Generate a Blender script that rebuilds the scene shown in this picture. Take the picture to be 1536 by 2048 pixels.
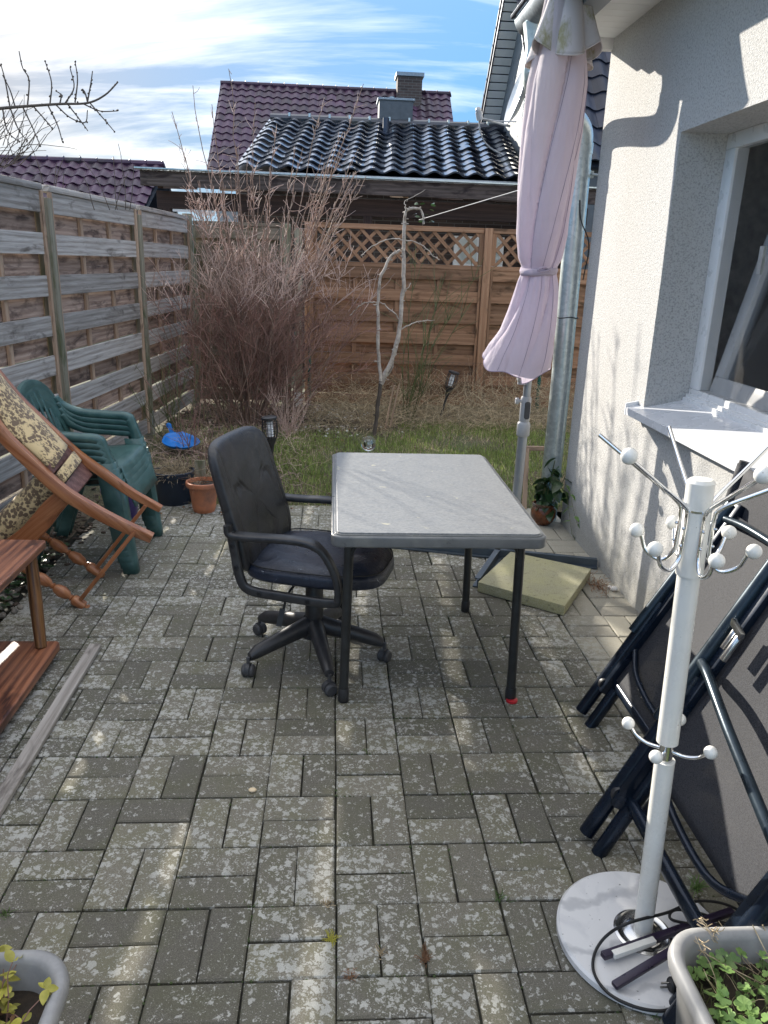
import bpy, bmesh, math, random
import numpy as np
from mathutils import Vector, Matrix, Quaternion, noise as mnoise
random.seed(11); rng = np.random.default_rng(5)
PI = math.pi; R_ = math.radians
for o in list(bpy.data.objects): bpy.data.objects.remove(o)
scene = bpy.context.scene; COL = scene.collection
# ------------------------------------------------------------------ camera, light, exposure
FPX = 1540.55; CZ = 1.494
RT = Vector((0.99761485, -0.06130943, 0.03171367))
UP = Vector((-0.01126169, 0.30872216, 0.95108559))
FW = Vector((0.06810123, 0.94917426, -0.30729536))
cam = bpy.data.cameras.new('camera'); cam.sensor_fit = 'VERTICAL'; cam.sensor_height = 24
cam.lens = FPX / 2048 * 24; cam.clip_start = .05; cam.clip_end = 600
camo = bpy.data.objects.new('camera', cam); COL.objects.link(camo)
m = Matrix((RT, UP, -FW)).transposed().to_4x4(); m.translation = Vector((0, 0, CZ)); camo.matrix_world = m
scene.camera = camo
# the sun stands ahead and to the left, low above the left fence
SUN_DIR = Vector((0.508, -0.861, 0.0)).normalized()      # where the light travels, on the ground
SUN_EL = R_(19.5)
sun = bpy.data.lights.new('sun', 'SUN'); sun.energy = 2.0; sun.angle = R_(.5); sun.color = (1, .93, .82)
suno = bpy.data.objects.new('sun', sun); COL.objects.link(suno)
dirv = Vector((SUN_DIR.x * math.cos(SUN_EL), SUN_DIR.y * math.cos(SUN_EL), -math.sin(SUN_EL)))
suno.rotation_euler = dirv.to_track_quat('-Z', 'Y').to_euler(); suno.location = (-6, 10, 8)
w = bpy.data.worlds.new('World'); scene.world = w; w.use_nodes = True
nt = w.node_tree; nt.nodes.clear(); L = nt.links.new
out = nt.nodes.new('ShaderNodeOutputWorld'); bg = nt.nodes.new('ShaderNodeBackground')
sky = nt.nodes.new('ShaderNodeTexSky'); sky.sky_type = 'NISHITA'; sky.sun_disc = False
sky.sun_elevation = SUN_EL; sky.sun_rotation = math.atan2(-SUN_DIR.x, -SUN_DIR.y)
sky.air_density = 1.0; sky.dust_density = .35; sky.ozone_density = 1.2; sky.altitude = 60
bg.inputs['Strength'].default_value = .15
# thin cirrus: streaky noise over the sky directions, projected on a high layer
tc = nt.nodes.new('ShaderNodeTexCoord'); sep = nt.nodes.new('ShaderNodeSeparateXYZ'); L(tc.outputs['Generated'], sep.inputs[0])
def wm(op, a, b=None, c=None):
    n = nt.nodes.new('ShaderNodeMath'); n.operation = op
    for i, x in enumerate((a, b, c)):
        if x is None: continue
        if isinstance(x, (int, float)): n.inputs[i].default_value = x
        else: L(x, n.inputs[i])
    return n.outputs[0]
cs_ = nt.nodes.new('ShaderNodeCombineXYZ'); L(sep.outputs[0], cs_.inputs[0]); L(sep.outputs[1], cs_.inputs[1]); L(wm('MULTIPLY_ADD', sep.outputs[2], .92, .15), cs_.inputs[2])
L(cs_.outputs[0], sky.inputs[0])                       # no brown band at the horizon: the far haze stays pale blue
zz = wm('ADD', wm('MAXIMUM', sep.outputs[2], 0.0), .26)
cmb = nt.nodes.new('ShaderNodeCombineXYZ'); L(wm('DIVIDE', sep.outputs[0], zz), cmb.inputs[0]); L(wm('DIVIDE', sep.outputs[1], zz), cmb.inputs[1])
mp = nt.nodes.new('ShaderNodeMapping'); mp.inputs['Rotation'].default_value = (0, 0, R_(95)); mp.inputs['Scale'].default_value = (.75, 2.6, 1); mp.inputs['Location'].default_value = (1.7, .4, 0)
L(cmb.outputs[0], mp.inputs[0])
n1 = nt.nodes.new('ShaderNodeTexNoise'); n1.inputs['Scale'].default_value = .85; n1.inputs['Detail'].default_value = 9; n1.inputs['Roughness'].default_value = .6; n1.inputs['Distortion'].default_value = 1.3
L(mp.outputs[0], n1.inputs['Vector'])
mp2 = nt.nodes.new('ShaderNodeMapping'); mp2.inputs['Location'].default_value = (4.1, 2.2, 0); mp2.inputs['Scale'].default_value = (.5, .5, 1)
L(cmb.outputs[0], mp2.inputs[0])
n2 = nt.nodes.new('ShaderNodeTexNoise'); n2.inputs['Scale'].default_value = 1.2; n2.inputs['Detail'].default_value = 3
L(mp2.outputs[0], n2.inputs['Vector'])
mr = nt.nodes.new('ShaderNodeMapRange'); L(wm('MULTIPLY_ADD', wm('MAXIMUM', sep.outputs[2], 0.0), -.30, 1.0), mr.inputs[1]); mr.inputs[2].default_value = 1.36; L(wm('ADD', n1.outputs[0], wm('MULTIPLY', n2.outputs[0], .95)), mr.inputs[0])  # cloud thickened towards the zenith, added out of view to lift the shade
cloud = wm('POWER', mr.outputs[0], 1.15)
mixc = nt.nodes.new('ShaderNodeMix'); mixc.data_type = 'RGBA'
L(wm('MULTIPLY', cloud, .85), mixc.inputs['Factor']); 
gam = nt.nodes.new('ShaderNodeHueSaturation'); L(wm('MULTIPLY_ADD', wm('MAXIMUM', sep.outputs[2], 0.0), -1.1, 1.6), gam.inputs['Saturation']); L(sky.outputs[0], gam.inputs['Color'])
# compress the sky's range of brightness so the whole dome is nearly even
bw = nt.nodes.new('ShaderNodeRGBToBW'); L(sky.outputs[0], bw.inputs[0])
scl = nt.nodes.new('ShaderNodeVectorMath'); scl.operation = 'SCALE'; L(gam.outputs[0], scl.inputs[0]); L(wm('ADD', wm('DIVIDE', .95, wm('ADD', bw.outputs[0], .12)), wm('MAXIMUM', wm('SUBTRACT', .16, wm('DIVIDE', 1.45, wm('MAXIMUM', bw.outputs[0], .1))), 0.0)), scl.inputs['Scale'])
L(scl.outputs[0], mixc.inputs['A'])
mixc.inputs['B'].default_value = (3.9, 3.62, 3.25, 1)
L(mixc.outputs['Result'], bg.inputs['Color']); L(bg.outputs[0], out.inputs[0])
vs = scene.view_settings; vs.view_transform = 'Standard'; vs.look = 'None'; vs.exposure = 2.38; vs.gamma = 1; vs.use_curve_mapping = False
scene.render.engine = 'CYCLES'
scene.cycles.max_bounces = 7; scene.cycles.transparent_max_bounces = 10
# ------------------------------------------------------------------ helpers
def ray(x, y): return RT * ((x - 768) / FPX) - UP * ((y - 1024) / FPX) + FW
def G(x, y, z=0): d = ray(x, y); return Vector((0, 0, CZ)) + d * ((z - CZ) / d.z)     # point of the level z seen at a pixel of the photo
def AX(x, y, X): d = ray(x, y); return Vector((0, 0, CZ)) + d * (X / d.x)
def AY(x, y, Y): d = ray(x, y); return Vector((0, 0, CZ)) + d * (Y / d.y)
V = Vector
class MB:
    def __init__(s): s.v = []; s.f = []
    def add(s, v, f):
        n = len(s.v); s.v += [tuple(p) for p in v]; s.f += [tuple(i + n for i in q) for q in f]; return s
    def box(s, c, d, M=None):
        c = V(c); vs_ = []
        for i in (-.5, .5):
            for j in (-.5, .5):
                for k in (-.5, .5):
                    p = V((i * d[0], j * d[1], k * d[2])); vs_.append(c + (M @ p if M else p))
        return s.add(vs_, [(0, 1, 3, 2), (4, 6, 7, 5), (0, 4, 5, 1), (2, 3, 7, 6), (0, 2, 6, 4), (1, 5, 7, 3)])
    def bar(s, a, b, wd, h, up=(0, 0, 1)):
        a = V(a); b = V(b); x = (b - a).normalized(); u = V(up); y = u.cross(x)
        if y.length < 1e-4: y = V((0, 1, 0)).cross(x)
        y.normalize(); z = x.cross(y); M = Matrix((x, y, z)).transposed()
        return s.box((a + b) / 2, ((b - a).length, wd, h), M)
    def tube(s, pts, r, n=8, cap=True, flat=1.0, twist=0.0, prof=None):
        pts = [V(p) for p in pts]; k = len(pts); rs = r if isinstance(r, (list, tuple)) else [r] * k
        t = (pts[1] - pts[0]).normalized(); ref = V((0, 0, 1)) if abs(t.z) < .9 else V((1, 0, 0))
        nx = ref.cross(t).normalized(); vs_ = []; prev = t
        for i, p in enumerate(pts):
            if i == 0: tt = pts[1] - pts[0]
            elif i == k - 1: tt = pts[-1] - pts[-2]
            else: tt = (pts[i + 1] - p).normalized() + (p - pts[i - 1]).normalized()
            if tt.length < 1e-9: tt = prev.copy()
            tt.normalize(); q = prev.rotation_difference(tt); nx = q @ nx; prev = tt; ny = tt.cross(nx)
            for j in range(n):
                a = 2 * PI * j / n + twist
                vs_.append(p + nx * (math.cos(a) * rs[i]) + ny * (math.sin(a) * rs[i] * flat))
        fs = [(i * n + j, i * n + (j + 1) % n, (i + 1) * n + (j + 1) % n, (i + 1) * n + j) for i in range(k - 1) for j in range(n)]
        if cap: fs += [tuple(range(n))[::-1], tuple(range((k - 1) * n, k * n))]
        return s.add(vs_, fs)
    def lathe(s, prof, n=24, o=(0, 0, 0), M=None, cap=True):
        o = V(o); vs_ = []
        for r, z in prof:
            for j in range(n):
                a = 2 * PI * j / n; p = V((r * math.cos(a), r * math.sin(a), z)); vs_.append(o + (M @ p if M else p))
        k = len(prof)
        fs = [(i * n + j, i * n + (j + 1) % n, (i + 1) * n + (j + 1) % n, (i + 1) * n + j) for i in range(k - 1) for j in range(n)]
        if cap: fs += [tuple(range(n))[::-1], tuple(range((k - 1) * n, k * n))]
        return s.add(vs_, fs)
    def ball(s, c, r, n=12, sq=(1, 1, 1), M=None):
        c = V(c); k = max(4, n // 2); vs_ = []
        for i in range(k + 1):
            ph = PI * i / k
            for j in range(n):
                a = 2 * PI * j / n
                p = V((r * sq[0] * math.sin(ph) * math.cos(a), r * sq[1] * math.sin(ph) * math.sin(a), -r * sq[2] * math.cos(ph)))
                vs_.append(c + (M @ p if M else p))
        return s.add(vs_, [(i * n + j, i * n + (j + 1) % n, (i + 1) * n + (j + 1) % n, (i + 1) * n + j) for i in range(k) for j in range(n)])
    def prism(s, outline, ext, M=None, o=(0, 0, 0)):       # outline in local xy, extruded along +z by ext
        o = V(o); n = len(outline); vs_ = []
        for z in (0, ext):
            for x, y in outline: p = V((x, y, z)); vs_.append(o + (M @ p if M else p))
        return s.add(vs_, [tuple(range(n))[::-1], tuple(range(n, 2 * n))] + [(i, (i + 1) % n, n + (i + 1) % n, n + i) for i in range(n)])
    def grid(s, P, closed=False):                          # P[i][j]
        a = len(P); b = len(P[0]); vs_ = [p for r in P for p in r]
        return s.add(vs_, [(i * b + j, i * b + (j + 1) % b, (i + 1) * b + (j + 1) % b, (i + 1) * b + j) for i in range(a - 1) for j in range(b if closed else b - 1)])
    def mesh(s, name, smooth=35, bevel=0, seg=2, merge=False):
        me = bpy.data.meshes.new(name); me.from_pydata(s.v, [], s.f)
        bm = bmesh.new(); bm.from_mesh(me)
        if merge: bmesh.ops.remove_doubles(bm, verts=bm.verts, dist=1e-5)
        bmesh.ops.recalc_face_normals(bm, faces=bm.faces)
        if bevel:
            es = [e for e in bm.edges if len(e.link_faces) == 2 and e.calc_face_angle(0) > R_(35)]
            bmesh.ops.bevel(bm, geom=es, offset=bevel, segments=seg, affect='EDGES', profile=.6, clamp_overlap=True)
        bm.to_mesh(me); bm.free()
        if smooth:
            me.polygons.foreach_set('use_smooth', [True] * len(me.polygons)); me.set_sharp_from_angle(angle=R_(smooth))
        return me
    def build(s, name, mat, parent=None, thick=0, **k):
        wl = wloc(parent)
        if wl.length: s.v = [(p[0] - wl.x, p[1] - wl.y, p[2] - wl.z) for p in s.v]
        me = s.mesh(name, **k); me.materials.append(mat)
        o = bpy.data.objects.new(name, me); COL.objects.link(o); o.parent = parent
        if thick: md = o.modifiers.new('thickness', 'SOLIDIFY'); md.thickness = thick; md.offset = 0
        return o
def wloc(p):
    l = V((0, 0, 0))
    while p is not None: l += p.location; p = p.parent
    return l
def tag(o, label=None, cat=None, group=None, kind=None):
    if label: o['label'] = label
    if cat: o['category'] = cat
    if group: o['group'] = group
    if kind: o['kind'] = kind
    return o
def thing(name, label, cat, loc=(0, 0, 0), group=None):
    o = bpy.data.objects.new(name, None); COL.objects.link(o); o.location = loc; o.empty_display_size = .1
    return tag(o, label, cat, group)
def inst(name, me, parent, loc, rot=None, scale=None):     # world location
    o = bpy.data.objects.new(name, me); COL.objects.link(o); o.parent = parent
    o.location = V(loc) - wloc(parent)
    if rot is not None: o.rotation_euler = rot.to_euler() if isinstance(rot, (Matrix, Quaternion)) else rot
    if scale is not None: o.scale = scale
    return o
_pl = {}
def plank(name, a, b, wd, h, mat, parent, up=(0, 0, 1), bevel=.002, seg=1):   # board with its grain along its own x axis
    a = V(a); b = V(b); x = (b - a).normalized(); y = V(up).cross(x)
    if y.length < 1e-4: y = V((0, 1, 0)).cross(x)
    y.normalize(); z = x.cross(y); Mx = Matrix((x, y, z)).transposed(); Ln = (b - a).length
    key = (round(Ln, 3), round(wd, 4), round(h, 4), mat.name, bevel)
    if key not in _pl:
        me = MB().box((0, 0, 0), (Ln, wd, h)).mesh(name, bevel=min(bevel, wd * .3, h * .3), seg=seg); me.materials.append(mat); _pl[key] = me
    return inst(name, _pl[key], parent, (a + b) / 2, Mx)
def bez(pts, n=8):                                          # catmull-rom through points
    P = [V(p) for p in pts]; P = [P[0] * 2 - P[1]] + P + [P[-1] * 2 - P[-2]]; o = []
    for i in range(1, len(P) - 2):
        for k in range(n):
            t = k / n; a, b, c, d = P[i - 1:i + 3]
            o.append(.5 * ((2 * b) + (c - a) * t + (2 * a - 5 * b + 4 * c - d) * t * t + (3 * b - a - 3 * c + d) * t ** 3))
    return o + [P[-2]]
def rrect(x0, y0, x1, y1, r, n=6):
    o = []
    for cx, cy, a0 in ((x1 - r, y1 - r, 0), (x0 + r, y1 - r, 90), (x0 + r, y0 + r, 180), (x1 - r, y0 + r, 270)):
        for k in range(n + 1): a = R_(a0 + 90 * k / n); o.append((cx + r * math.cos(a), cy + r * math.sin(a)))
    return o
# ------------------------------------------------------------------ materials
class N:
    def __init__(s, name):
        s.m = bpy.data.materials.new(name); s.m.use_nodes = True; s.t = s.m.node_tree; s.b = s.t.nodes['Principled BSDF']; s.tc = None
    def n(s, ty, **k):
        x = s.t.nodes.new(ty)
        for a, b in k.items(): setattr(x, a, b)
        return x
    def l(s, a, b): s.t.links.new(a, b)
    def coord(s, kind='Object', scale=(1, 1, 1), rnd=False):
        if kind == 'World': o = s.n('ShaderNodeNewGeometry').outputs['Position']
        else:
            if not s.tc: s.tc = s.n('ShaderNodeTexCoord')
            o = s.tc.outputs[kind]
        if rnd:
            oi = s.n('ShaderNodeObjectInfo'); mu = s.n('ShaderNodeMath', operation='MULTIPLY'); s.l(oi.outputs['Random'], mu.inputs[0]); mu.inputs[1].default_value = 73.7
            ad = s.n('ShaderNodeVectorMath', operation='ADD'); s.l(o, ad.inputs[0]); s.l(mu.outputs[0], ad.inputs[1]); o = ad.outputs[0]
        mp = s.n('ShaderNodeMapping'); mp.inputs['Scale'].default_value = scale; s.l(o, mp.inputs[0]); return mp.outputs[0]
    def noise(s, co, scale, detail=4, rough=.55, dist=0):
        x = s.n('ShaderNodeTexNoise'); x.inputs['Scale'].default_value = scale; x.inputs['Detail'].default_value = detail
        x.inputs['Roughness'].default_value = rough; x.inputs['Distortion'].default_value = dist; s.l(co, x.inputs['Vector']); return x.outputs[0]
    def mr(s, v, a, b, c=0, d=1):
        x = s.n('ShaderNodeMapRange'); s.l(v, x.inputs[0])
        for i, q in enumerate((a, b, c, d)): x.inputs[i + 1].default_value = q
        return x.outputs[0]
    def ma(s, op, a, b):
        x = s.n('ShaderNodeMath', operation=op)
        for i, q in enumerate((a, b)):
            if isinstance(q, (int, float)): x.inputs[i].default_value = q
            else: s.l(q, x.inputs[i])
        return x.outputs[0]
    def mix(s, f, a, b, mode='MIX'):
        x = s.n('ShaderNodeMix', data_type='RGBA', blend_type=mode)
        for k, q in (('Factor', f), ('A', a), ('B', b)):
            if isinstance(q, (int, float)): x.inputs[k].default_value = q
            elif isinstance(q, (tuple, list)): x.inputs[k].default_value = (*q, 1)
            else: s.l(q, x.inputs[k])
        return x.outputs['Result']
    def rnd(s, lo, hi):
        return s.mr(s.n('ShaderNodeObjectInfo').outputs['Random'], 0, 1, lo, hi)
    def done(s, col, rough=.6, metal=0, bump=None, bs=.3, bd=.002, **k):
        for key, q in (('Base Color', col), ('Roughness', rough), ('Metallic', metal)):
            if isinstance(q, (int, float)): s.b.inputs[key].default_value = q
            elif isinstance(q, (tuple, list)): s.b.inputs[key].default_value = (*q, 1)
            else: s.l(q, s.b.inputs[key])
        if bump is not None:
            x = s.n('ShaderNodeBump'); x.inputs['Strength'].default_value = bs; x.inputs['Distance'].default_value = bd; s.l(bump, x.inputs['Height']); s.l(x.outputs[0], s.b.inputs['Normal'])
        for a, b in k.items(): s.b.inputs[a.replace('_', ' ')].default_value = b
        return s.m
def flat(name, col, rough=.5, metal=0, var=.25, sc=20, bs=.15, dirt=None, **k):       # a plain material with some unevenness
    q = N(name); co = q.coord('Object', rnd=True); nz = q.noise(co, sc, 5)
    c = q.mix(q.mr(nz, .3, .7), tuple(x * (1 - var) for x in col), tuple(min(1, x * (1 + var)) for x in col))
    if dirt: c = q.mix(q.mr(q.noise(co, sc * .35, 6, .65), .5, .72), c, dirt)
    return q.done(c, q.mr(nz, .3, .7, rough * .8, min(1, rough * 1.2)), metal, q.noise(co, sc * 8, 3), bs, .001, **k)
def wood(name, dark, light, ring=6, stain=None, rough=.75, var=.35, bs=.5, fine=1.0, spec=.3, stains=.55, coat=0, rot=0, rw=.16):
    q = N(name)
    def wc_(scale):
        if not rot: return q.coord('Object', scale, True)
        m_ = q.n('ShaderNodeMapping'); m_.inputs['Rotation'].default_value = (0, R_(rot), 0); q.l(q.coord('Object', (1, 1, 1), True), m_.inputs[0])
        m2_ = q.n('ShaderNodeMapping'); m2_.inputs['Scale'].default_value = scale; q.l(m_.outputs[0], m2_.inputs[0]); return m2_.outputs[0]
    co = wc_((1.1, 30, 30)); co2 = wc_((.55, 5, 5))
    g = q.noise(co, 3.2 * fine, 6, .65, .4); wv = q.n('ShaderNodeTexWave'); wv.wave_type = 'RINGS'; wv.rings_direction = 'X'
    wv.inputs['Scale'].default_value = ring * .35; wv.inputs['Distortion'].default_value = 3.2; wv.inputs['Detail'].default_value = 2; wv.inputs['Detail Scale'].default_value = .8
    q.l(co2, wv.inputs['Vector'])
    f = q.ma('ADD', q.ma('MULTIPLY', g, .95 - rw * .8), q.ma('MULTIPLY', wv.outputs['Fac'], rw))
    c = q.mix(q.mr(f, .32, .85), dark, light)
    if stain:
        st = q.noise(wc_((1.6, 5, 5)), 2.6, 5, .6, .6)
        c = q.mix(q.mr(st, stains - .06, stains + .12), c, stain)
    c = q.mix(1.0, c, q.mix(q.rnd(0, 1), (1 - var,) * 3, (1 + var * .45,) * 3), 'MULTIPLY')
    return q.done(c, rough, 0, f, bs, .0016, Specular_IOR_Level=spec, Coat_Weight=coat, Coat_Roughness=.25)
M = {}
# grey concrete pavers with pale lichen
q = N('paver'); P_ = q.coord('World')
sp = q.noise(P_, 420, 3, .7); big = q.noise(P_, 1.15, 3); med = q.noise(P_, 9, 4)
base = q.mix(q.mr(sp, .3, .72), (.100, .094, .078), (.255, .242, .204))
base = q.mix(q.mr(med, .4, .75, 0, .75), base, (.15, .15, .095))
sx_ = q.n('ShaderNodeSeparateXYZ'); q.l(P_, sx_.inputs[0])      # paler pavers in the strip along the house wall
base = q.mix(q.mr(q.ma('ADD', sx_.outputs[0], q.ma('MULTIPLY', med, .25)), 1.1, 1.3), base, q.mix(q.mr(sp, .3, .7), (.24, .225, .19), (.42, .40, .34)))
base = q.mix(1.0, base, q.mix(q.rnd(0, 1), (.72,) * 3, (1.2, 1.18, 1.12)), 'MULTIPLY')
wob = q.n('ShaderNodeVectorMath', operation='ADD'); q.l(P_, wob.inputs[0])
wn = q.n('ShaderNodeTexNoise'); wn.inputs['Scale'].default_value = 85; wn.inputs['Detail'].default_value = 4; q.l(P_, wn.inputs['Vector'])
sc_ = q.n('ShaderNodeVectorMath', operation='SCALE'); q.l(wn.outputs['Color'], sc_.inputs[0]); sc_.inputs['Scale'].default_value = .034; q.l(sc_.outputs[0], wob.inputs[1])
def lich(scale, off, lo, hi):
    v = q.n('ShaderNodeTexVoronoi'); v.inputs['Scale'].default_value = scale; v.inputs['Randomness'].default_value = 1
    mp_ = q.n('ShaderNodeMapping'); mp_.inputs['Location'].default_value = off; q.l(wob.outputs[0], mp_.inputs[0]); q.l(mp_.outputs[0], v.inputs['Vector'])
    s2 = q.n('ShaderNodeSeparateColor'); q.l(v.outputs['Color'], s2.inputs[0])
    dens = q.mr(q.ma('ADD', q.ma('MULTIPLY', big, .6), q.ma('MULTIPLY', q.rnd(0, 1), .13)), .2, .56, lo, hi)  # spot radius grows where it likes to grow
    r_ = q.ma('MULTIPLY', dens, s2.outputs[0])
    return q.mr(q.ma('SUBTRACT', q.ma('MULTIPLY', r_, .62), v.outputs['Distance']), -.05, .09)
l1 = lich(50, (0, 0, 0), .25, 1.62); l2 = lich(100, (3, 1, 2), .2, 1.35); l3 = lich(230, (5, 2, 1), .3, .95)
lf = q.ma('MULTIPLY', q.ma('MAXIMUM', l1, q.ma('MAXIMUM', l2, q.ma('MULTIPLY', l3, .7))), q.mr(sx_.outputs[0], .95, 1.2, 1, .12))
lcol = q.mix(q.mr(sp, .3, .7), (.34, .34, .31), (.60, .60, .56))
colr = q.mix(q.ma('MULTIPLY', lf, q.mr(q.noise(P_, 23, 4), .3, .7, .55, .95)), base, lcol)
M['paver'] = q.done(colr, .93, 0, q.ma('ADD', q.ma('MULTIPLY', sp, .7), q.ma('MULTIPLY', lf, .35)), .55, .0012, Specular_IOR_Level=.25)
M['paver_near_wall'] = None
q = N('joint_soil'); P_ = q.coord('World'); nz = q.noise(P_, 60, 5)
M['joint'] = q.done(q.mix(q.mr(nz, .4, .7), (.012, .011, .008), (.04, .04, .022)), .95)
# garden ground
q = N('garden_soil'); P_ = q.coord('World'); a = q.noise(P_, 2.2, 6, .6); b = q.noise(P_, 34, 6, .7); c_ = q.noise(P_, 160, 3)
cc = q.mix(q.mr(b, .35, .68), (.06, .045, .03), (.24, .19, .12)); cc = q.mix(q.mr(a, .42, .6, 0, .75), cc, q.mix(q.mr(c_, .3, .7), (.06, .09, .03), (.15, .17, .07)))
M['garden'] = q.done(cc, .95, 0, q.ma('ADD', b, c_), 1, .02)
q = N('far_ground'); P_ = q.coord('World'); M['far'] = q.done(q.mix(q.noise(P_, .3, 5), (.05, .06, .03), (.12, .12, .07)), .95)
# left fence
M['wf'] = wood('weathered_grey_wood', (.25, .22, .195), (.66, .625, .59), 7, (.12, .10, .085), var=.3, stains=.62)
M['wfd'] = wood('sheltered_brown_board', (.20, .13, .10), (.52, .40, .325), 7, (.075, .05, .042), var=.38, stains=.54)
M['wfp'] = wood('greenish_post_wood', (.20, .18, .13), (.42, .39, .30), 4, (.11, .12, .06), var=.15)
M['wfb'] = wood('tan_batten_wood', (.33, .22, .15), (.56, .42, .31), 5, (.12, .08, .055), var=.25, stains=.6)
M['brown'] = wood('brown_stained_wood', (.22, .115, .064), (.44, .262, .158), 5, (.075, .042, .02), var=.32, rough=.65, stains=.6)
M['grayf'] = wood('mossy_grey_wood', (.15, .12, .085), (.36, .30, .225), 6, (.06, .06, .03), var=.3)
M['beam'] = wood('dark_beam_wood', (.028, .015, .012), (.085, .05, .042), 4, None, var=.25, rough=.6)
M['fascia'] = wood('weathered_dark_fascia', (.05, .038, .032), (.2, .155, .14), 6, (.03, .02, .02), var=.2)
M['rose'] = wood('orange_brown_varnished_wood', (.28, .09, .03), (.60, .28, .13), 5, (.10, .03, .012), rough=.4, var=.15, fine=.8, spec=.45, stains=.6, coat=.25)
M['rose_down'] = wood('orange_brown_varnished_wood_rail', (.28, .09, .03), (.60, .28, .13), 5, (.10, .03, .012), rough=.4, var=.05, fine=.8, spec=.45, stains=.6, coat=.25, rot=-43)
M['rose_up'] = wood('orange_brown_varnished_wood_seat_rail', (.28, .09, .03), (.60, .28, .13), 5, (.10, .03, .012), rough=.4, var=.05, fine=.8, spec=.45, stains=.6, coat=.25, rot=40)
M['rose_dark'] = wood('dark_rosewood', (.12, .036, .02), (.66, .27, .13), 8, (.05, .018, .014), rough=.38, var=.1, fine=.7, spec=.45, stains=.56, coat=.25)
M['walnut'] = wood('purple_brown_wood', (.12, .055, .05), (.32, .18, .15), 4, None, rough=.5, var=.1)
M['bench_leg'] = wood('golden_streaked_wood', (.06, .022, .01), (.5, .25, .09), 12, (.06, .022, .01), rough=.4, var=.1, fine=.8, coat=.2, stains=.58)
M['lath'] = wood('bare_grey_lath', (.26, .235, .21), (.62, .58, .53), 5, (.09, .075, .065), var=.05, stains=.6)
# metals and plastics
def zinc(name, base, hi, rough=.38):
    q = N(name); P_ = q.coord('World'); v = q.n('ShaderNodeTexVoronoi'); v.inputs['Scale'].default_value = 60; q.l(P_, v.inputs['Vector'])
    s2 = q.n('ShaderNodeSeparateColor'); q.l(v.outputs['Color'], s2.inputs[0]); nz = q.noise(P_, 6, 5)
    c = q.mix(q.ma('MULTIPLY', q.ma('ADD', s2.outputs[0], nz), .5), base, hi)
    return q.done(c, q.mr(nz, .3, .7, rough - .08, rough + .12), .85, q.noise(P_, 90, 3), .05, .001)
M['zinc'] = zinc('galvanised_zinc', (.36, .42, .43), (.62, .68, .68))
M['zinc_dark'] = zinc('weathered_zinc', (.20, .24, .28), (.34, .39, .43), .5)
M['chrome'] = flat('polished_chrome', (.86, .87, .88), .08, 1, .04, 8, .02)
M['chrome_dull'] = flat('tarnished_chrome', (.62, .62, .61), .2, 1, .12, 30, .05)
q = N('cream_white_lacquer'); co = q.coord('Object'); sp_l = q.noise(co, 130, 4, .6); gr_ = q.noise(co, 14, 5, .6)
M['white_lacquer'] = q.done(q.mix(q.mr(sp_l, .70, .73, 0, .8), q.mix(q.mr(gr_, .45, .8, 0, .5), (.80, .79, .74), (.62, .60, .53)), (.28, .22, .15)), q.mr(gr_, .3, .7, .18, .35), 0, sp_l, .04, .0005, Coat_Weight=.3)
M['white_plastic'] = flat('white_window_plastic', (.78, .78, .77), .3, 0, .04, 12, .03)
M['sill'] = flat('white_sill_aluminium', (.72, .73, .75), .28, 0, .05, 8, .03)
M['soffit'] = flat('white_soffit_board', (.80, .80, .78), .5, 0, .05, 8, .05)
M['fasc_grey'] = flat('grey_fascia_metal', (.30, .32, .34), .45, .2, .1, 6, .05)
M['black_plastic'] = flat('black_plastic', (.026, .026, .028), .42, 0, .3, 30, .2, dirt=(.05, .05, .05))
M['caster'] = flat('dusty_grey_caster_plastic', (.055, .055, .058), .55, 0, .3, 30, .2)
M['navy'] = flat('dark_navy_powder_coat', (.006, .012, .024), .25, .25, .3, 20, .08)
M['navy2'] = flat('dark_grey_blue_tube_paint', (.022, .036, .050), .3, .5, .2, 20, .08)
M['leg_metal'] = flat('anthracite_table_leg_paint', (.035, .037, .037), .4, .3, .2, 25, .08)
M['rim_plastic'] = flat('grey_table_rim_plastic', (.14, .145, .145), .32, 0, .12, 20, .06, dirt=(.22, .22, .2))
M['umb_metal'] = flat('grey_umbrella_pole_paint', (.34, .36, .38), .35, .55, .08, 15, .04)
M['umb_plastic'] = flat('pale_grey_joint_plastic', (.42, .42, .42), .45, 0, .1, 20, .06)
M['anthra'] = flat('slate_grey_steel_profile', (.10, .125, .15), .4, .5, .15, 20, .08)
M['pot_clay'] = flat('terracotta_plastic', (.50, .18, .085), .5, 0, .12, 20, .06, dirt=(.26, .12, .08))
M['pot_navy'] = flat('dark_blue_plant_pot', (.014, .024, .042), .45, 0, .2, 15, .08)
M['pot_purple'] = flat('purple_plant_pot', (.05, .03, .14), .4, 0, .15, 15, .05)
M['blue_dish'] = flat('bright_blue_plastic', (.015, .20, .62), .35, 0, .08, 15, .05)
M['green_post'] = flat('green_coated_steel', (.012, .10, .075), .45, .2, .15, 15, .05)
M['bark_soil'] = flat('dark_potting_soil', (.035, .026, .018), .95, 0, .6, 60, 1)
M['planter'] = flat('grey_planter_plastic', (.27, .27, .27), .5, 0, .12, 14, .08, dirt=(.42, .42, .41))
M['red'] = flat('red_plastic', (.5, .02, .03), .4)
M['shell'] = flat('pale_shell', (.72, .58, .38), .5, 0, .15, 60, .1)
M['rubber'] = flat('black_rubber', (.012, .012, .013), .55, 0, .2, 30, .05)
M['dark_violet'] = flat('dark_violet_plastic', (.022, .014, .035), .3, 0, .2, 20, .05)
M['whiteboard'] = flat('bright_white_board', (.8, .8, .82), .6, 0, .03)
M['slate'] = flat('grey_slate', (.085, .10, .115), .5, .1, .25, 8, .15)
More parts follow.
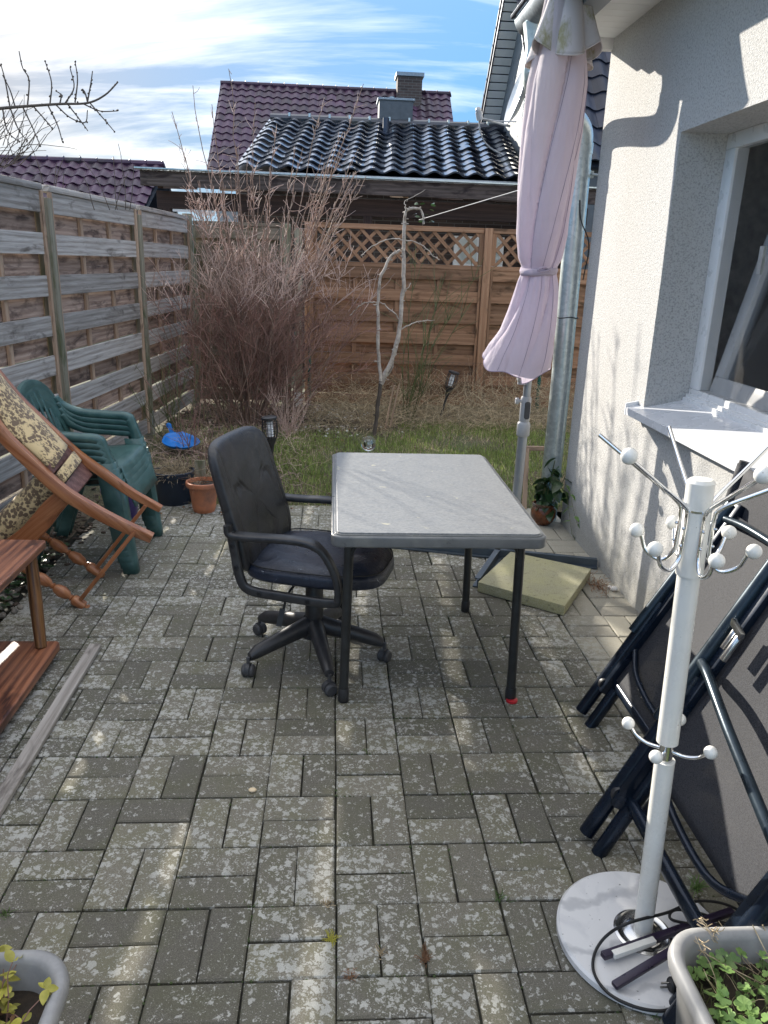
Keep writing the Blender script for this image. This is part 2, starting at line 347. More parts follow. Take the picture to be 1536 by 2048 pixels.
M['lead'] = flat('dark_roof_metal', (.05, .06, .085), .4, .6, .15, 10, .1)
# green garden chair plastic
q = N('green_plastic'); co = q.coord('World'); nz = q.noise(co, 18, 5)
M['green'] = q.done(q.mix(q.mr(nz, .35, .7), (.036, .095, .090), (.072, .15, .14)), q.mr(nz, .3, .7, .3, .48), 0, q.noise(co, 260, 2), .08, .0006)
# black leather
q = N('black_leather'); co = q.coord('Object', rnd=False); v = q.n('ShaderNodeTexVoronoi'); v.inputs['Scale'].default_value = 330; q.l(co, v.inputs['Vector'])
wr = q.noise(co, 9, 5, .6, 1.2)
M['leather'] = q.done(q.mix(q.mr(wr, .35, .7), (.020, .020, .021), (.046, .046, .048)), q.mr(wr, .3, .7, .28, .42), 0, q.ma('ADD', q.ma('MULTIPLY', v.outputs['Distance'], .5), q.ma('MULTIPLY', wr, 3.2)), .4, .0035)
q = N('sky_tinted_seat_leather'); co = q.coord('Object'); v = q.n('ShaderNodeTexVoronoi'); v.inputs['Scale'].default_value = 330; q.l(co, v.inputs['Vector'])
wr = q.noise(co, 9, 5, .6, 1.2); ck = q.noise(co, 28, 6, .7, .8)
cseat = q.mix(q.mr(wr, .35, .7), (.013, .017, .029), (.026, .033, .054)); cseat = q.mix(q.mr(ck, .665, .70), cseat, (.4, .42, .45))  # blue of the reflected sky mixed into the seat's black
M['seat_leather'] = q.done(cseat, q.mr(wr, .3, .7, .25, .4), 0, q.ma('ADD', q.ma('MULTIPLY', v.outputs['Distance'], .5), q.ma('MULTIPLY', wr, 4)), .45, .004)
# table top: cloudy grey glass with scratches and stains
q = N('mottled_table_top'); co = q.coord('World', (1, 1.6, 1)); a = q.noise(co, 17, 10, .78, .3); b = q.noise(q.coord('World', (60, 110, 1)), 2.2, 4, .7); s_ = q.noise(q.coord('World'), 26, 3, .5, .4)
c = q.mix(q.mr(q.noise(co, 70, 5, .7), .3, .7), q.mix(q.mr(a, .30, .72), (.11, .118, .124), (.21, .218, .22)), (.27, .275, .275)); c = q.mix(q.mr(b, .50, .8, 0, .45), c, (.42, .43, .43)); c = q.mix(q.mr(s_, .70, .74), c, (.42, .40, .31))
M['table_top'] = q.done(c, q.mr(a, .3, .7, .34, .55), 0, q.ma('ADD', a, b), .25, .001, Specular_IOR_Level=.45)
# parasol cloth
q = N('lilac_parasol_cloth'); co = q.coord('World'); a = q.noise(q.coord('World', (14, 14, 1.4)), .9, 5, .6); b = q.noise(co, 5, 5, .6)
hz = q.n('ShaderNodeSeparateXYZ'); q.l(co, hz.inputs[0])
wear = q.ma('ADD', q.mr(hz.outputs[2], 1.3, 2.45, 0, .55), q.ma('MULTIPLY', a, .5))
c = q.mix(q.mr(wear, .35, .95), (.66, .58, .665), (.66, .61, .62)); c = q.mix(q.mr(b, .56, .76, 0, .25), c, (.48, .43, .46))
M['parasol'] = q.done(c, .85, 0, q.noise(q.coord('World', (9, 9, 2.6)), 1.6, 7, .62, .6), .7, .022, Sheen_Weight=.15)
tl = q.n('ShaderNodeBsdfTranslucent'); q.l(c, tl.inputs[0]); mx = q.n('ShaderNodeMixShader'); mx.inputs[0].default_value = .42
q.l(q.b.outputs[0], mx.inputs[1]); q.l(tl.outputs[0], mx.inputs[2]); q.l(mx.outputs[0], q.t.nodes['Material Output'].inputs[0])
q = N('mossy_parasol_cap_cloth'); co = q.coord('World'); b = q.noise(q.coord('World', (5, 5, 2)), 2.4, 6, .65, .4)
c = q.mix(q.mr(b, .50, .64), (.56, .51, .50), (.30, .275, .16)); M['seam'] = flat('dark_lilac_seam_thread', (.30, .24, .32), .9); M['parasol_cap'] = q.done(c, .9, 0, q.noise(co, 120, 4), .25, .001)
# render wall
q = N('white_roughcast_render'); co = q.coord('World'); g = q.noise(co, 125, 4, .7); v = q.n('ShaderNodeTexVoronoi'); v.inputs['Scale'].default_value = 170; q.l(co, v.inputs['Vector'])
st = q.noise(co, 3.2, 5, .6)
c = q.mix(q.mr(g, .36, .52), (.31, .308, .30), (.52, .515, .50)); c = q.mix(q.mr(st, .45, .75, 0, .22), c, (.50, .49, .47))
zz_ = q.n('ShaderNodeSeparateXYZ'); q.l(co, zz_.inputs[0]); spl = q.mr(q.ma('SUBTRACT', q.ma('MULTIPLY', q.noise(co, 14, 6, .7), .42), zz_.outputs[2]), -.06, .14, 0, .5)
c = q.mix(spl, c, (.27, .26, .21)); c = q.mix(q.mr(q.noise(q.coord('World', (6, 6, .5)), 1.6, 5, .65), .56, .72, 0, .25), c, (.40, .39, .36))
M['render'] = q.done(c, .95, 0, q.ma('ADD', g, q.ma('MULTIPLY', v.outputs['Distance'], -.6)), .75, .004)
# concrete slab with yellow-green algae
q = N('algae_concrete'); co = q.coord('World'); a = q.noise(co, 5, 5); b = q.noise(co, 240, 3)
c = q.mix(q.mr(b, .3, .7), q.mix(q.mr(a, .38, .62), (.24, .225, .14), (.34, .32, .13)), (.46, .445, .32)); c = q.mix(q.mr(q.noise(co, 38, 5, .7), .56, .68, 0, .7), c, (.16, .155, .10)); M['slab'] = q.done(c, .95, 0, q.ma('ADD', b, q.noise(co, 40, 5, .7)), .8, .003)
# marble
q = N('white_marble'); co = q.coord('World'); wv = q.n('ShaderNodeTexWave'); wv.inputs['Scale'].default_value = 2.2; wv.inputs['Distortion'].default_value = 11; wv.inputs['Detail'].default_value = 5; wv.inputs['Detail Scale'].default_value = 1.6; wv.bands_direction = 'Y'
q.l(co, wv.inputs['Vector']); a = q.noise(co, 9, 6, .6, .8); sp2 = q.noise(co, 85, 3)
c = q.mix(q.mr(wv.outputs['Fac'], .86, 1.0, 0, .55), (.70, .70, .70), (.33, .34, .36)); c = q.mix(q.mr(a, .52, .75, 0, .5), c, (.44, .45, .48)); c = q.mix(q.mr(sp2, .69, .73, 0, .8), c, (.10, .10, .09))
M['marble'] = q.done(c, .3, 0, a, .05, .001)
# roof tiles
def tilem(name, c1, c2, rough, coat=.6):
    q = N(name); co = q.coord('World'); nz = q.noise(co, 4, 5, .6)
    c = q.mix(1.0, q.mix(q.mr(nz, .35, .7), c1, c2), q.mix(q.rnd(0, 1), (.55,) * 3, (1.4,) * 3), 'MULTIPLY')
    c = q.mix(q.mr(q.noise(co, 1.3, 6, .7), .56, .72, 0, .5), c, (.07, .075, .055))
    return q.done(c, rough, 0, nz, .1, .004, Coat_Weight=coat, Coat_Roughness=.12)
M['tile_purple'] = tilem('purple_brown_glazed_tile', (.036, .013, .036), (.066, .025, .056), .5, .08)
M['tile_black'] = tilem('blue_black_glazed_tile', (.008, .012, .024), (.02, .024, .04), .3, .9)
M['tile_dull'] = tilem('dull_blue_black_tile', (.008, .012, .026), (.018, .024, .045), .6, .1)
q = N('dark_brick'); co = q.coord('World'); br = q.n('ShaderNodeTexBrick'); br.inputs['Color1'].default_value = (.055, .04, .036, 1); br.inputs['Color2'].default_value = (.10, .07, .06, 1); br.inputs['Mortar'].default_value = (.15, .14, .13, 1)
br.inputs['Scale'].default_value = 1; br.inputs['Brick Width'].default_value = .24; br.inputs['Row Height'].default_value = .075; br.inputs['Mortar Size'].default_value = .006
mpb = q.n('ShaderNodeMapping'); mpb.inputs['Rotation'].default_value = (R_(90), 0, 0); q.l(co, mpb.inputs[0]); q.l(mpb.outputs[0], br.inputs['Vector'])
M['brick'] = q.done(br.outputs['Color'], .85, 0, br.outputs['Fac'], -.5, .01)
# glass
q = N('window_glass'); M['glass'] = q.done((.9, .95, .95), .02, 0, None, Transmission_Weight=1.0, IOR=1.3)
q = N('thin_window_pane'); gl = q.n('ShaderNodeBsdfGlossy'); gl.inputs['Roughness'].default_value = .02; tr = q.n('ShaderNodeBsdfTransparent'); tr.inputs[0].default_value = (.90, .92, .92, 1)
fr = q.n('ShaderNodeFresnel'); fr.inputs[0].default_value = 1.5; mx = q.n('ShaderNodeMixShader'); q.l(q.mr(fr.outputs[0], 0, 1, .06, 1.0), mx.inputs[0]); q.l(tr.outputs[0], mx.inputs[1]); q.l(gl.outputs[0], mx.inputs[2]); q.l(mx.outputs[0], q.t.nodes['Material Output'].inputs[0]); M['pane'] = q.m
q = N('grey_fly_screen'); tr = q.n('ShaderNodeBsdfTransparent'); tr.inputs[0].default_value = (.9, .9, .9, 1); mx = q.n('ShaderNodeMixShader'); mx.inputs[0].default_value = .10
q.done((.13, .125, .12), .8); q.l(q.b.outputs[0], mx.inputs[2]); q.l(tr.outputs[0], mx.inputs[1]); q.l(mx.outputs[0], q.t.nodes['Material Output'].inputs[0]); M['screen'] = q.m
M['curtain'] = flat('grey_curtain_cloth', (.80, .78, .75), .9, 0, .15, 20, .1)
M['room'] = flat('white_room_paint', (.72, .70, .67), .9)
q = N('translucent_roof_sheet'); q.done((.75, .78, .8), .4); tl = q.n('ShaderNodeBsdfTranslucent'); tl.inputs[0].default_value = (.8, .82, .84, 1); mx = q.n('ShaderNodeMixShader'); mx.inputs[0].default_value = .7
q.l(q.b.outputs[0], mx.inputs[1]); q.l(tl.outputs[0], mx.inputs[2]); q.l(mx.outputs[0], q.t.nodes['Material Output'].inputs[0]); M['sheet'] = q.m
# mesh fabric of the folding chairs: fine weave one can partly see through
q = N('grey_mesh_fabric'); co = q.coord('Object'); wv = q.n('ShaderNodeTexNoise'); wv.inputs['Scale'].default_value = 900; q.l(q.coord('Object', (1, .25, 1)), wv.inputs['Vector'])
nb = q.noise(co, 260, 3, .7); c = q.mix(q.mr(wv.outputs[0], .35, .65), (.004, .006, .013), (.052, .053, .058)); c = q.mix(q.mr(nb, .35, .7, 0, .6), c, (.010, .012, .020))
q.done(c, .75, 0, wv.outputs[0], .4, .0008); tr = q.n('ShaderNodeBsdfTransparent'); mx = q.n('ShaderNodeMixShader'); mx.inputs[0].default_value = .86
q.l(tr.outputs[0], mx.inputs[1]); q.l(q.b.outputs[0], mx.inputs[2]); q.l(mx.outputs[0], q.t.nodes['Material Output'].inputs[0]); M['mesh'] = q.m
# flowered cushion cloth
q = N('cream_flowered_cloth'); co = q.coord('Object', (1, 1, 1)); v1 = q.n('ShaderNodeTexVoronoi'); v1.inputs['Scale'].default_value = 62; q.l(co, v1.inputs['Vector'])
a = q.noise(co, 7, 3, .5, 1.5); s2 = q.n('ShaderNodeSeparateColor'); q.l(v1.outputs['Color'], s2.inputs[0])
leaf_ = q.ma('MULTIPLY', q.mr(v1.outputs['Distance'], .62, .50), q.mr(a, .46, .50)); fine_ = q.mr(q.noise(co, 110, 3, .6), .52, .58)
edge_ = q.ma('MULTIPLY', fine_, q.mr(q.noise(co, 11, 2), .46, .54))
c = q.mix(q.ma('MAXIMUM', q.ma('MULTIPLY', leaf_, .85), q.ma('MULTIPLY', edge_, .8)), (.66, .50, .26), (.07, .035, .025)); M['flower'] = q.done(c, .8, 0, q.noise(co, 500, 2), .2, .0006, Sheen_Weight=.2)
# plants
def leafm(name, c1, c2, rough=.45, trans=.25, isl=False):
    q = N(name); co = q.coord('Object'); c = q.mix(1.0, q.mix(q.mr(q.noise(co, 40, 4), .35, .65), c1, c2), q.mix(q.n('ShaderNodeNewGeometry').outputs['Random Per Island'] if isl else q.rnd(0, 1), (.5,) * 3, (1.45,) * 3), 'MULTIPLY')
    q.done(c, rough); tl = q.n('ShaderNodeBsdfTranslucent'); q.l(c, tl.inputs[0]); mx = q.n('ShaderNodeMixShader'); mx.inputs[0].default_value = trans
    q.l(q.b.outputs[0], mx.inputs[1]); q.l(tl.outputs[0], mx.inputs[2]); q.l(mx.outputs[0], q.t.nodes['Material Output'].inputs[0]); return q.m
M['leaf_dark'] = leafm('dark_glossy_leaf', (.02, .055, .018), (.05, .10, .035), .3)
M['leaf_green'] = leafm('light_green_leaf', (.12, .22, .06), (.22, .34, .10))
M['leaf_yellow'] = leafm('yellow_green_leaf', (.36, .34, .05), (.55, .50, .10))
M['leaf_dry'] = leafm('dry_brown_leaf', (.16, .08, .04), (.32, .18, .10), .8)
M['grass'] = leafm('grass_blade', (.15, .21, .05), (.30, .37, .10), .6, .25, True)
M['straw'] = leafm('dry_straw', (.32, .25, .15), (.60, .49, .33), .8, .25, True)
M['twig'] = flat('reddish_brown_twig', (.25, .14, .11), .75, 0, .4, 3, .1)
M['twig_pale'] = flat('pale_and_sunlit_twig', (.50, .36, .30), .75, 0, .3, 5, .1)  # sunlit tone of the bush's upper twigs, own colour of the dry stalks
M['bark_white'] = flat('silver_grey_bark', (.42, .37, .32), .8, 0, .3, 30, .3, dirt=(.16, .12, .09))
M['twig_green'] = flat('olive_green_twig', (.10, .11, .04), .7, 0, .3, 8, .1)
M['twig_dark'] = flat('grey_brown_branch', (.095, .075, .06), .8, 0, .3, 20, .2)
M['pebble'] = flat('grey_pebble', (.22, .20, .17), .7, 0, .4, 20, .2)
M['white_stone'] = flat('white_stone_chip', (.62, .60, .56), .7, 0, .2, 20, .2)
M['mulch'] = flat('dark_bark_mulch', (.085, .062, .045), .95, 0, .5, 30, .4)
# ------------------------------------------------------------------ the ground
def st(o, kind='structure'): o['kind'] = kind; return o
g = MB().grid([[(x, y, -.16) for x in (-150, -40, -5, 5, 40, 150)] for y in (-60, -10, 9, 30, 250)]).build('ground', M['far']); st(g)
def gz(x, y):
    if y < 4.72: return -.012
    return -.012 + min(1, (y - 4.72) / .5) * (.03 + .05 * mnoise.noise(V((x * 1.3, y * 1.3, 0))) + .012 * mnoise.noise(V((x * 9, y * 9, 2))))
xs = np.linspace(-2.3, 3.4, 96); ys = np.linspace(4.70, 9.3, 80)
P = [[(x, y, gz(x, y)) for x in xs] for y in ys]
lawn = MB().grid(P).build('garden_bed', M['garden']); st(lawn)
P = [[(x, y, -.02 + .02 * mnoise.noise(V((x * 5, y * 5, 3)))) for x in np.linspace(-2.6, -1.41, 24)] for y in np.linspace(-.5, 4.7, 70)]
st(MB().grid(P).build('gravel_strip', M['garden']))
# patio: basket-weave of 10 x 20 cm pavers
U = .2025; GX = .0219; GY = 1.7021
patio = MB().box((.0, 1.9, -.075), (2.88, 5.62, .13)).build('patio', M['joint']); st(patio)
pv = []
for k in range(8):
    mb = MB(); hx, hy = .0992, .0482; j = lambda: random.uniform(-.0011, .0011)
    c4 = [(-hx + j(), -hy + j()), (hx + j(), -hy + j()), (hx + j(), hy + j()), (-hx + j(), hy + j())]; ch = .0045
    v = [(x, y, -.05) for x, y in c4] + [(x, y, -.0035) for x, y in c4] + [(x - math.copysign(ch, x), y - math.copysign(ch, y), 0) for x, y in c4]
    mb.add(v, [(0, 1, 5, 4), (1, 2, 6, 5), (2, 3, 7, 6), (3, 0, 4, 7), (4, 5, 9, 8), (5, 6, 10, 9), (6, 7, 11, 10), (7, 4, 8, 11), (8, 9, 10, 11)])
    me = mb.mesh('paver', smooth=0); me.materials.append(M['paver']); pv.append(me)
cells = []
for bi in range(-9, 8):
    for bj in range(-9, 16):
        H = (bi + bj) % 2 == 1
        for k in (0, 1):
            cx = GX + (bi + .5) * U; cy = GY + (bj + .5) * U; o = (k - .5) * U / 2 * 1.0
            p = (cx, cy + o, 0) if H else (cx + o, cy, PI / 2)
            if p[0] > 1.40 or p[0] < -1.39 or p[1] > 4.74: continue
            cells.append(p)
def pix(p):
    d = V(p) - V((0, 0, CZ)); z = d.dot(FW); return (768 + FPX * d.dot(RT) / z, 1024 - FPX * d.dot(UP) / z) if z > .1 else (-9e3, 9e3)
def inview(p, mg=70): x, y = pix(p); return -mg < x < 1536 + mg and -mg < y < 2048 + mg
def hid(p):                                                        # behind the big things in front of the paving
    x, y = pix((p[0], p[1], 0)); return (x > 1210 and y > 1240) or (x < 90 and y < 1420) or (y < 1100 and 440 < x < 1060)
vis = sorted([c for c in cells if inview((c[0], c[1], 0)) and not hid(c)], key=lambda c: c[1])
ones = set(vis[:300]); rest = MB()
for i, c in enumerate(cells):
    rot = Matrix.Rotation(c[2] + random.gauss(0, .006), 3, 'Z') @ Matrix.Rotation(random.gauss(0, .006), 3, 'X') @ Matrix.Rotation(random.gauss(0, .004), 3, 'Y')
    loc = V((c[0] + random.gauss(0, .0009), c[1] + random.gauss(0, .0009), random.gauss(-.001, .0012)))
    me = random.choice(pv)
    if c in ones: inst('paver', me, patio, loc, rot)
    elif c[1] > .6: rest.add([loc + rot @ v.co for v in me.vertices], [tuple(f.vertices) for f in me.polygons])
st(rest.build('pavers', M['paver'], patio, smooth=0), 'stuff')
# ------------------------------------------------------------------ fences
def panel_fence(fence, a, b, z0, z1, rows, mats, bat=2, front=None, t=.017, gap=.024, cap=True, ov=.0025):
    """slatted screen between a and b: boards alternate before and behind upright battens. front = unit vector to the viewer's side"""
    a = V((*a, 0)); b = V((*b, 0)); d = (b - a).normalized(); f = front; Ln = (b - a).length
    mf, mbk, mbt, mcap = mats; ph = (z1 - z0) / rows
    for k in range(rows):
        z = z0 + (k + .5) * ph; fr = (rows - 1 - k) % 2 == 0; s = (gap / 2 + t / 2) * (1 if fr else -1)
        jz = random.uniform(-.0015, .0015); tl = random.uniform(-.003, .003)
        plank('front_board' if fr else 'back_board', a + d * .018 + f * s + V((0, 0, z + jz + tl)), b - d * .018 + f * s + V((0, 0, z + jz - tl)), t, ph + ov, mf if fr else mbk, fence, up=(0, 0, 1))
    for k in range(bat):
        u = (k + 1) / (bat + 1) * Ln
        plank('batten', a + d * u + V((0, 0, z0)), a + d * u + V((0, 0, z1)), .042, gap - .003, mbt, fence, up=f)
    for e, sgn in ((a, 1), (b, -1)):
        plank('side_rail', e + d * sgn * .013 + f * .032 + V((0, 0, z0 - .01)), e + d * sgn * .013 + f * .032 + V((0, 0, z1)), .026, .022, mbt, fence, up=f)
        plank('side_rail', e + d * sgn * .013 - f * .032 + V((0, 0, z0 - .01)), e + d * sgn * .013 - f * .032 + V((0, 0, z1)), .026, .022, mbt, fence, up=f)
    if cap: plank('cap_rail', a + V((0, 0, z1 + .021)), b + V((0, 0, z1 + .021)), .085, .038, mcap, fence, bevel=.008, seg=2)
def fpost(fence, x, y, h, wd=.085, mat=None, name='post'):
    plank(name, (x, y, -.1), (x, y, h), wd, wd, mat or M['wfp'], fence, up=(0, 1, 0), bevel=.006, seg=2)
LF = [(-2.36, -1.45), (-2.21, .20), (-2.05, 1.81), (-1.90, 3.42), (-1.75, 5.05), (-1.60, 6.68), (-1.48, 8.31)]
fence = thing('slat_fence', 'weathered grey screen fence of alternating boards along the left side of the patio', 'fence', (-1.9, 3.4, 0))
mats = (M['wf'], M['wfd'], M['wfb'], M['wf'])
for i in range(len(LF) - 1):
    a = V((*LF[i], 0)); b = V((*LF[i + 1], 0)); d = (b - a).normalized(); f = V((d.y, -d.x, 0))
    a2 = a + d * .048; b2 = b - d * .048
    panel_fence(fence, a2[:2], b2[:2], .05, 1.835, 15, mats, front=f)
for i, p in enumerate(LF[1:]): fpost(fence, p[0] + .012, p[1], 1.80 if i < 5 else 1.90)
for p in LF[3:6]:
    MB().bar((p[0] + .058, p[1], -.02), (p[0] + .058, p[1], .22), .07, .004, (1, 0, 0)).build('post_bracket', M['zinc'], fence)
# grey screen across the back, then the stained fence with its lattice
gf = thing('slat_fence', 'mossy grey screen fence across the garden corner behind the bare bush', 'fence', (-.95, 8.36, 0))
panel_fence(gf, (-1.42, 8.36), (-.53, 8.36), .05, 1.80, 15, (M['grayf'], M['grayf'], M['wfp'], M['grayf']), bat=2, front=V((0, -1, 0)))
fpost(gf, -.485, 8.30, 1.84)
fpost(gf, -.36, 8.22, 1.80, .075, M['wfp'])
MB().box((-.36, 8.175, .06), (.085, .012, .2)).build('post_shoe', M['whiteboard'], gf)
bf = thing('lattice_fence', 'brown stained wooden fence with a diagonal lattice top at the end of the garden', 'fence', (1.6, 8.42, 0))
br4 = (M['brown'],) * 4
def lattice(x0, x1, y, z0, z1):
    s = .150; n = int((x1 - x0 + (z1 - z0)) / s) + 2
    for k in range(-3, n):
        for sg in (1, -1):
            xa = x0 + k * s; xb = xa + (z1 - z0)
            if sg < 0: xa, xb = xb, xa
            pa = V((xa, y + .006 * sg, z0)); pb = V((xb, y + .006 * sg, z1)); lo, hi = 0, 1
            d = pb - pa
            for e, sel in ((x0, 0), (x1, 1)):
                t = (e - pa.x) / d.x
                if (sel == 0) == (d.x > 0): lo = max(lo, t)
                else: hi = min(hi, t)
            if hi - lo < .08: continue
            plank('lattice_strip', pa + d * lo, pa + d * hi, .034, .008, M['brown'], bf, up=(0, 1, 0), bevel=.001)
for x0, x1 in ((-.22, 1.545), (1.64, 3.4)):
    panel_fence(bf, (x0, 8.42), (x1, 8.42), .02, 1.455, 13, br4, bat=3, front=V((0, -1, 0)), cap=False)
    for z, h in ((1.475, .045), (1.845, .05)): plank('rail', (x0, 8.41, z), (x1, 8.41, z), .05, h, M['brown'], bf)
    for x in (x0 + .02, x1 - .02): plank('rail', (x, 8.41, 1.5), (x, 8.41, 1.82), .045, .04, M['brown'], bf, up=(0, 1, 0))
    lattice(x0 + .04, x1 - .04, 8.41, 1.497, 1.822)
for x in (1.592, 3.45, -.26): fpost(bf, x, 8.40, 1.87, .085, M['brown'])
# low wire netting with green posts in front of it
wf = thing('wire_fence', 'low rusty chain link fence on green steel posts in front of the brown fence', 'fence', (.5, 8.15, 0))
for x in (-.245, 2.2): MB().tube([(x, 8.15, -.1), (x, 8.15, .66)], .019, 10).build('post', M['green_post'], wf)
mb = MB(); s = .075
for k in range(-8, 34):
    for sg in (1, -1):
        xa = -.245 + k * s; pa = V((xa, 8.15, .06)); pb = V((xa + sg * .46, 8.15, .52))
        if min(pa.x, pb.x) < -.245 or max(pa.x, pb.x) > 2.2: continue
        mb.tube([pa, pb], .0016, 3, False)
for z in (.52, .29, .06): mb.tube([(-.245, 8.15, z), (2.2, 8.15, z)], .002, 3, False)
mb.build('wire_mesh', flat('rusty_wire', (.14, .10, .08), .6, .5), wf)
# ------------------------------------------------------------------ buildings beyond the fence
def tile_mesh(w_, L_, h, mat, seg=8):
    mb = MB(); lift = .03
    def z(u): return h * (.5 - .5 * math.cos(2 * PI * u))
    X_ = [w_ * 1.06 * k / seg for k in range(seg + 1)]
    rows = [[(x, L_ * 1.12, z(x / w_)) for x in X_], [(x, 0, z(x / w_) + lift) for x in X_], [(x, .004, z(x / w_) + lift - .026) for x in X_]]
    mb.grid(rows); me = mb.mesh('tile', smooth=50); me.materials.append(mat); return me
def roof_tiles(parent, org, xd, ud, ncol, nrow, w_, L_, h, mat, limit=300, order=None):
    me = tile_mesh(w_, L_, h, mat); org = V(org); xd = V(xd).normalized(); un = V(ud); n = xd.cross(un).normalized()
    Mx = Matrix((xd, un.normalized(), n)).transposed(); lst = [(r, c) for r in range(nrow) for c in range(ncol)]
    if order: lst.sort(key=order)
    mb = MB()
    for i, (r, c) in enumerate(lst):
        p = org + xd * (c * w_) + un.normalized() * (r * L_) + n * random.gauss(0, .003)
        if i < limit: inst('tile', me, parent, p, Mx @ Matrix.Rotation(random.gauss(0, .006), 3, 'Z'))
        else: mb.add([p + Mx @ v.co for v in me.vertices], [tuple(f.vertices) for f in me.polygons])
    if mb.v: st(mb.build('tiles', mat, parent), 'stuff')
def slab(name, pts, mat, parent, th=.06, down=True):        # plate with thickness from 4 corners
    n = (V(pts[1]) - V(pts[0])).cross(V(pts[-1]) - V(pts[0])).normalized(); n = n if n.z > 0 else -n
    k = len(pts); v = [V(p) for p in pts] + [V(p) - n * th for p in pts]
    return MB().add(v, [tuple(range(k)), tuple(range(2 * k - 1, k - 1, -1))] + [(i, (i + 1) % k, k + (i + 1) % k, k + i) for i in range(k)]).build(name, mat, parent, smooth=0)
# garage with glazed dark tiles
ga = thing('garage', 'low brick garage with glazed blue black roof tiles behind the pergola', 'garage', (.7, 12.2, 0))
MB().box((.72, 14.9, 1.3), (4.3, 5.2, 2.6)).build('wall', M['brick'], ga, smooth=0)
ud = V((.075, math.cos(R_(19.5)), math.sin(R_(19.5)))).normalized(); L_ = .315; O_ = V((-1.42, 12.0, 2.70))
top = ud * (11 * L_)
gr = slab('roof', [O_ - V((0, 0, .05)), O_ + V((4.2, 0, -.05)), O_ + V((4.2, 0, -.05)) + top, O_ - V((0, 0, .05)) + top], M['lead'], ga, .08)
slab('roof_back', [O_ + top, O_ + top + V((4.2, 0, 0)), O_ + top + V((4.2, 3, -1)), O_ + top + V((0, 3, -1))], M['lead'], ga, .08)
roof_tiles(gr, O_, (1, 0, 0), ud, 14, 11, .30, L_, .058, M['tile_black'])
rz = O_ + top
for k in range(12):
    a = rz + V((k * .355, .02, .03)); MB().tube([a, a + V((.30, 0, 0)), a + V((.37, 0, .012))], [.075, .082, .095], 10, flat=1).build('ridge_tile', M['tile_black'], gr)
    MB().box(a + V((.34, -.075, .06)), (.035, .03, .06)).build('ridge_clip', M['zinc'], gr)
MB().tube([(-1.45, 11.9, 2.60), (2.85, 11.9, 2.60)], .07, 12).build('gutter', M['zinc_dark'], ga)
ch = MB().box((1.07, 15.50, 3.95), (.60, .5, .62)).build('chimney', M['slate'], ga)
MB().box((1.07, 15.50, 4.275), (.66, .56, .035)).build('chimney_cap', M['zinc_dark'], ch)
for r in range(3):
    for c_ in range(3):
        MB().prism([(-.0995, .0), (.0, -.07), (.0995, .0), (.0995, .17), (-.0995, .17)], .01, Matrix(((1, 0, 0), (0, 0, -1), (0, 1, 0))), (.87 + c_ * .2, 15.248 - .003 * (r % 2), 3.72 + r * .17)).build('slate', M['slate'], ch)
MB().tube([(.86, 14.6, 3.45), (.86, 14.6, 3.86)], .055, 12).build('vent_pipe', M['lead'], ga)
win = MB().box((2.13, 11.96, 1.70), (.74, .08, .42)).build('window', M['white_plastic'], ga)
for x in (1.96, 2.30): MB().box((x, 11.91, 1.70), (.27, .012, .33)).build('pane', M['glass'], win)
# big house far behind with a purple brown roof
hs = thing('house', 'far house with a steep purple brown tiled roof and a brick chimney', 'house', (0, 27, 0))
MB().box((0, 27, 1.6), (6.6, 7, 3.2)).build('wall', M['render'], hs)
sl = R_(39); Lr = .33; n_ = 15; ud = V((0, math.cos(sl), math.sin(sl))); rt = V((-3.5, 26.5, 6.50)); O2 = rt - ud * (n_ * Lr)
hr = slab('roof', [O2 - V((0, 0, .06)), O2 + V((7.0, 0, -.06)), rt + V((7.0, 0, -.06)), rt - V((0, 0, .06))], M['lead'], hs, .1)
slab('roof_back', [rt, rt + V((7, 0, 0)), rt + V((7, 4, -3.2)), rt + V((0, 4, -3.2))], M['lead'], hs, .1)
roof_tiles(hr, O2, (1, 0, 0), ud, 26, n_, .269, Lr, .05, M['tile_purple'], 299, order=lambda t: -t[0])
for k in range(18): MB().tube([rt + V((k * .39, 0, .03)), rt + V((k * .39 + .36, 0, .03)), rt + V((k * .39 + .40, 0, .045))], [.075, .08, .10], 8).build('ridge_tile', M['tile_purple'], hr)
hc = MB().box((2.21, 26.25, 6.1), (.74, .7, 1.5)).build('chimney', M['brick'], hs); MB().box((2.21, 26.25, 6.90), (.84, .8, .10)).build('chimney_cap', M['zinc_dark'], hc)
MB().tube([(1.69, 26.0, 5.7), (1.69, 26.0, 6.28)], .09, 12).build('flue', M['zinc'], hs)
# lower roof further left
h2 = thing('house', 'low house at the left with a dark purple tiled roof just above the grey fence', 'house', (-6.5, 20.5, 0))
MB().box((-6.6, 21, 1.1), (4.6, 4, 2.2)).build('wall', M['render'], h2)
sl = R_(34); ud = V((.10, math.cos(sl), math.sin(sl))).normalized(); Lr = .34; rt = V((-9.0, 20.2, 3.52)); O3 = rt - ud * (9 * Lr) 
r2 = slab('roof', [O3 - V((0, 0, .06)), O3 + V((4.95, 0, -.06)), rt + V((4.95, 0, -.06)), rt - V((0, 0, .06))], M['lead'], h2, .1)
slab('roof_back', [rt, rt + V((4.95, 0, 0)), rt + V((4.95, 3, -2)), rt + V((0, 3, -2))], M['lead'], h2, .1)
roof_tiles(r2, O3, (1, 0, 0), ud, 18, 9, .275, Lr, .05, M['tile_purple'], 300)
for k in range(13): MB().tube([rt + V((k * .38, 0, .03)), rt + V((k * .38 + .35, 0, .03)), rt + V((k * .38 + .39, 0, .045))], [.075, .08, .10], 8).build('ridge_tile', M['tile_purple'], r2)
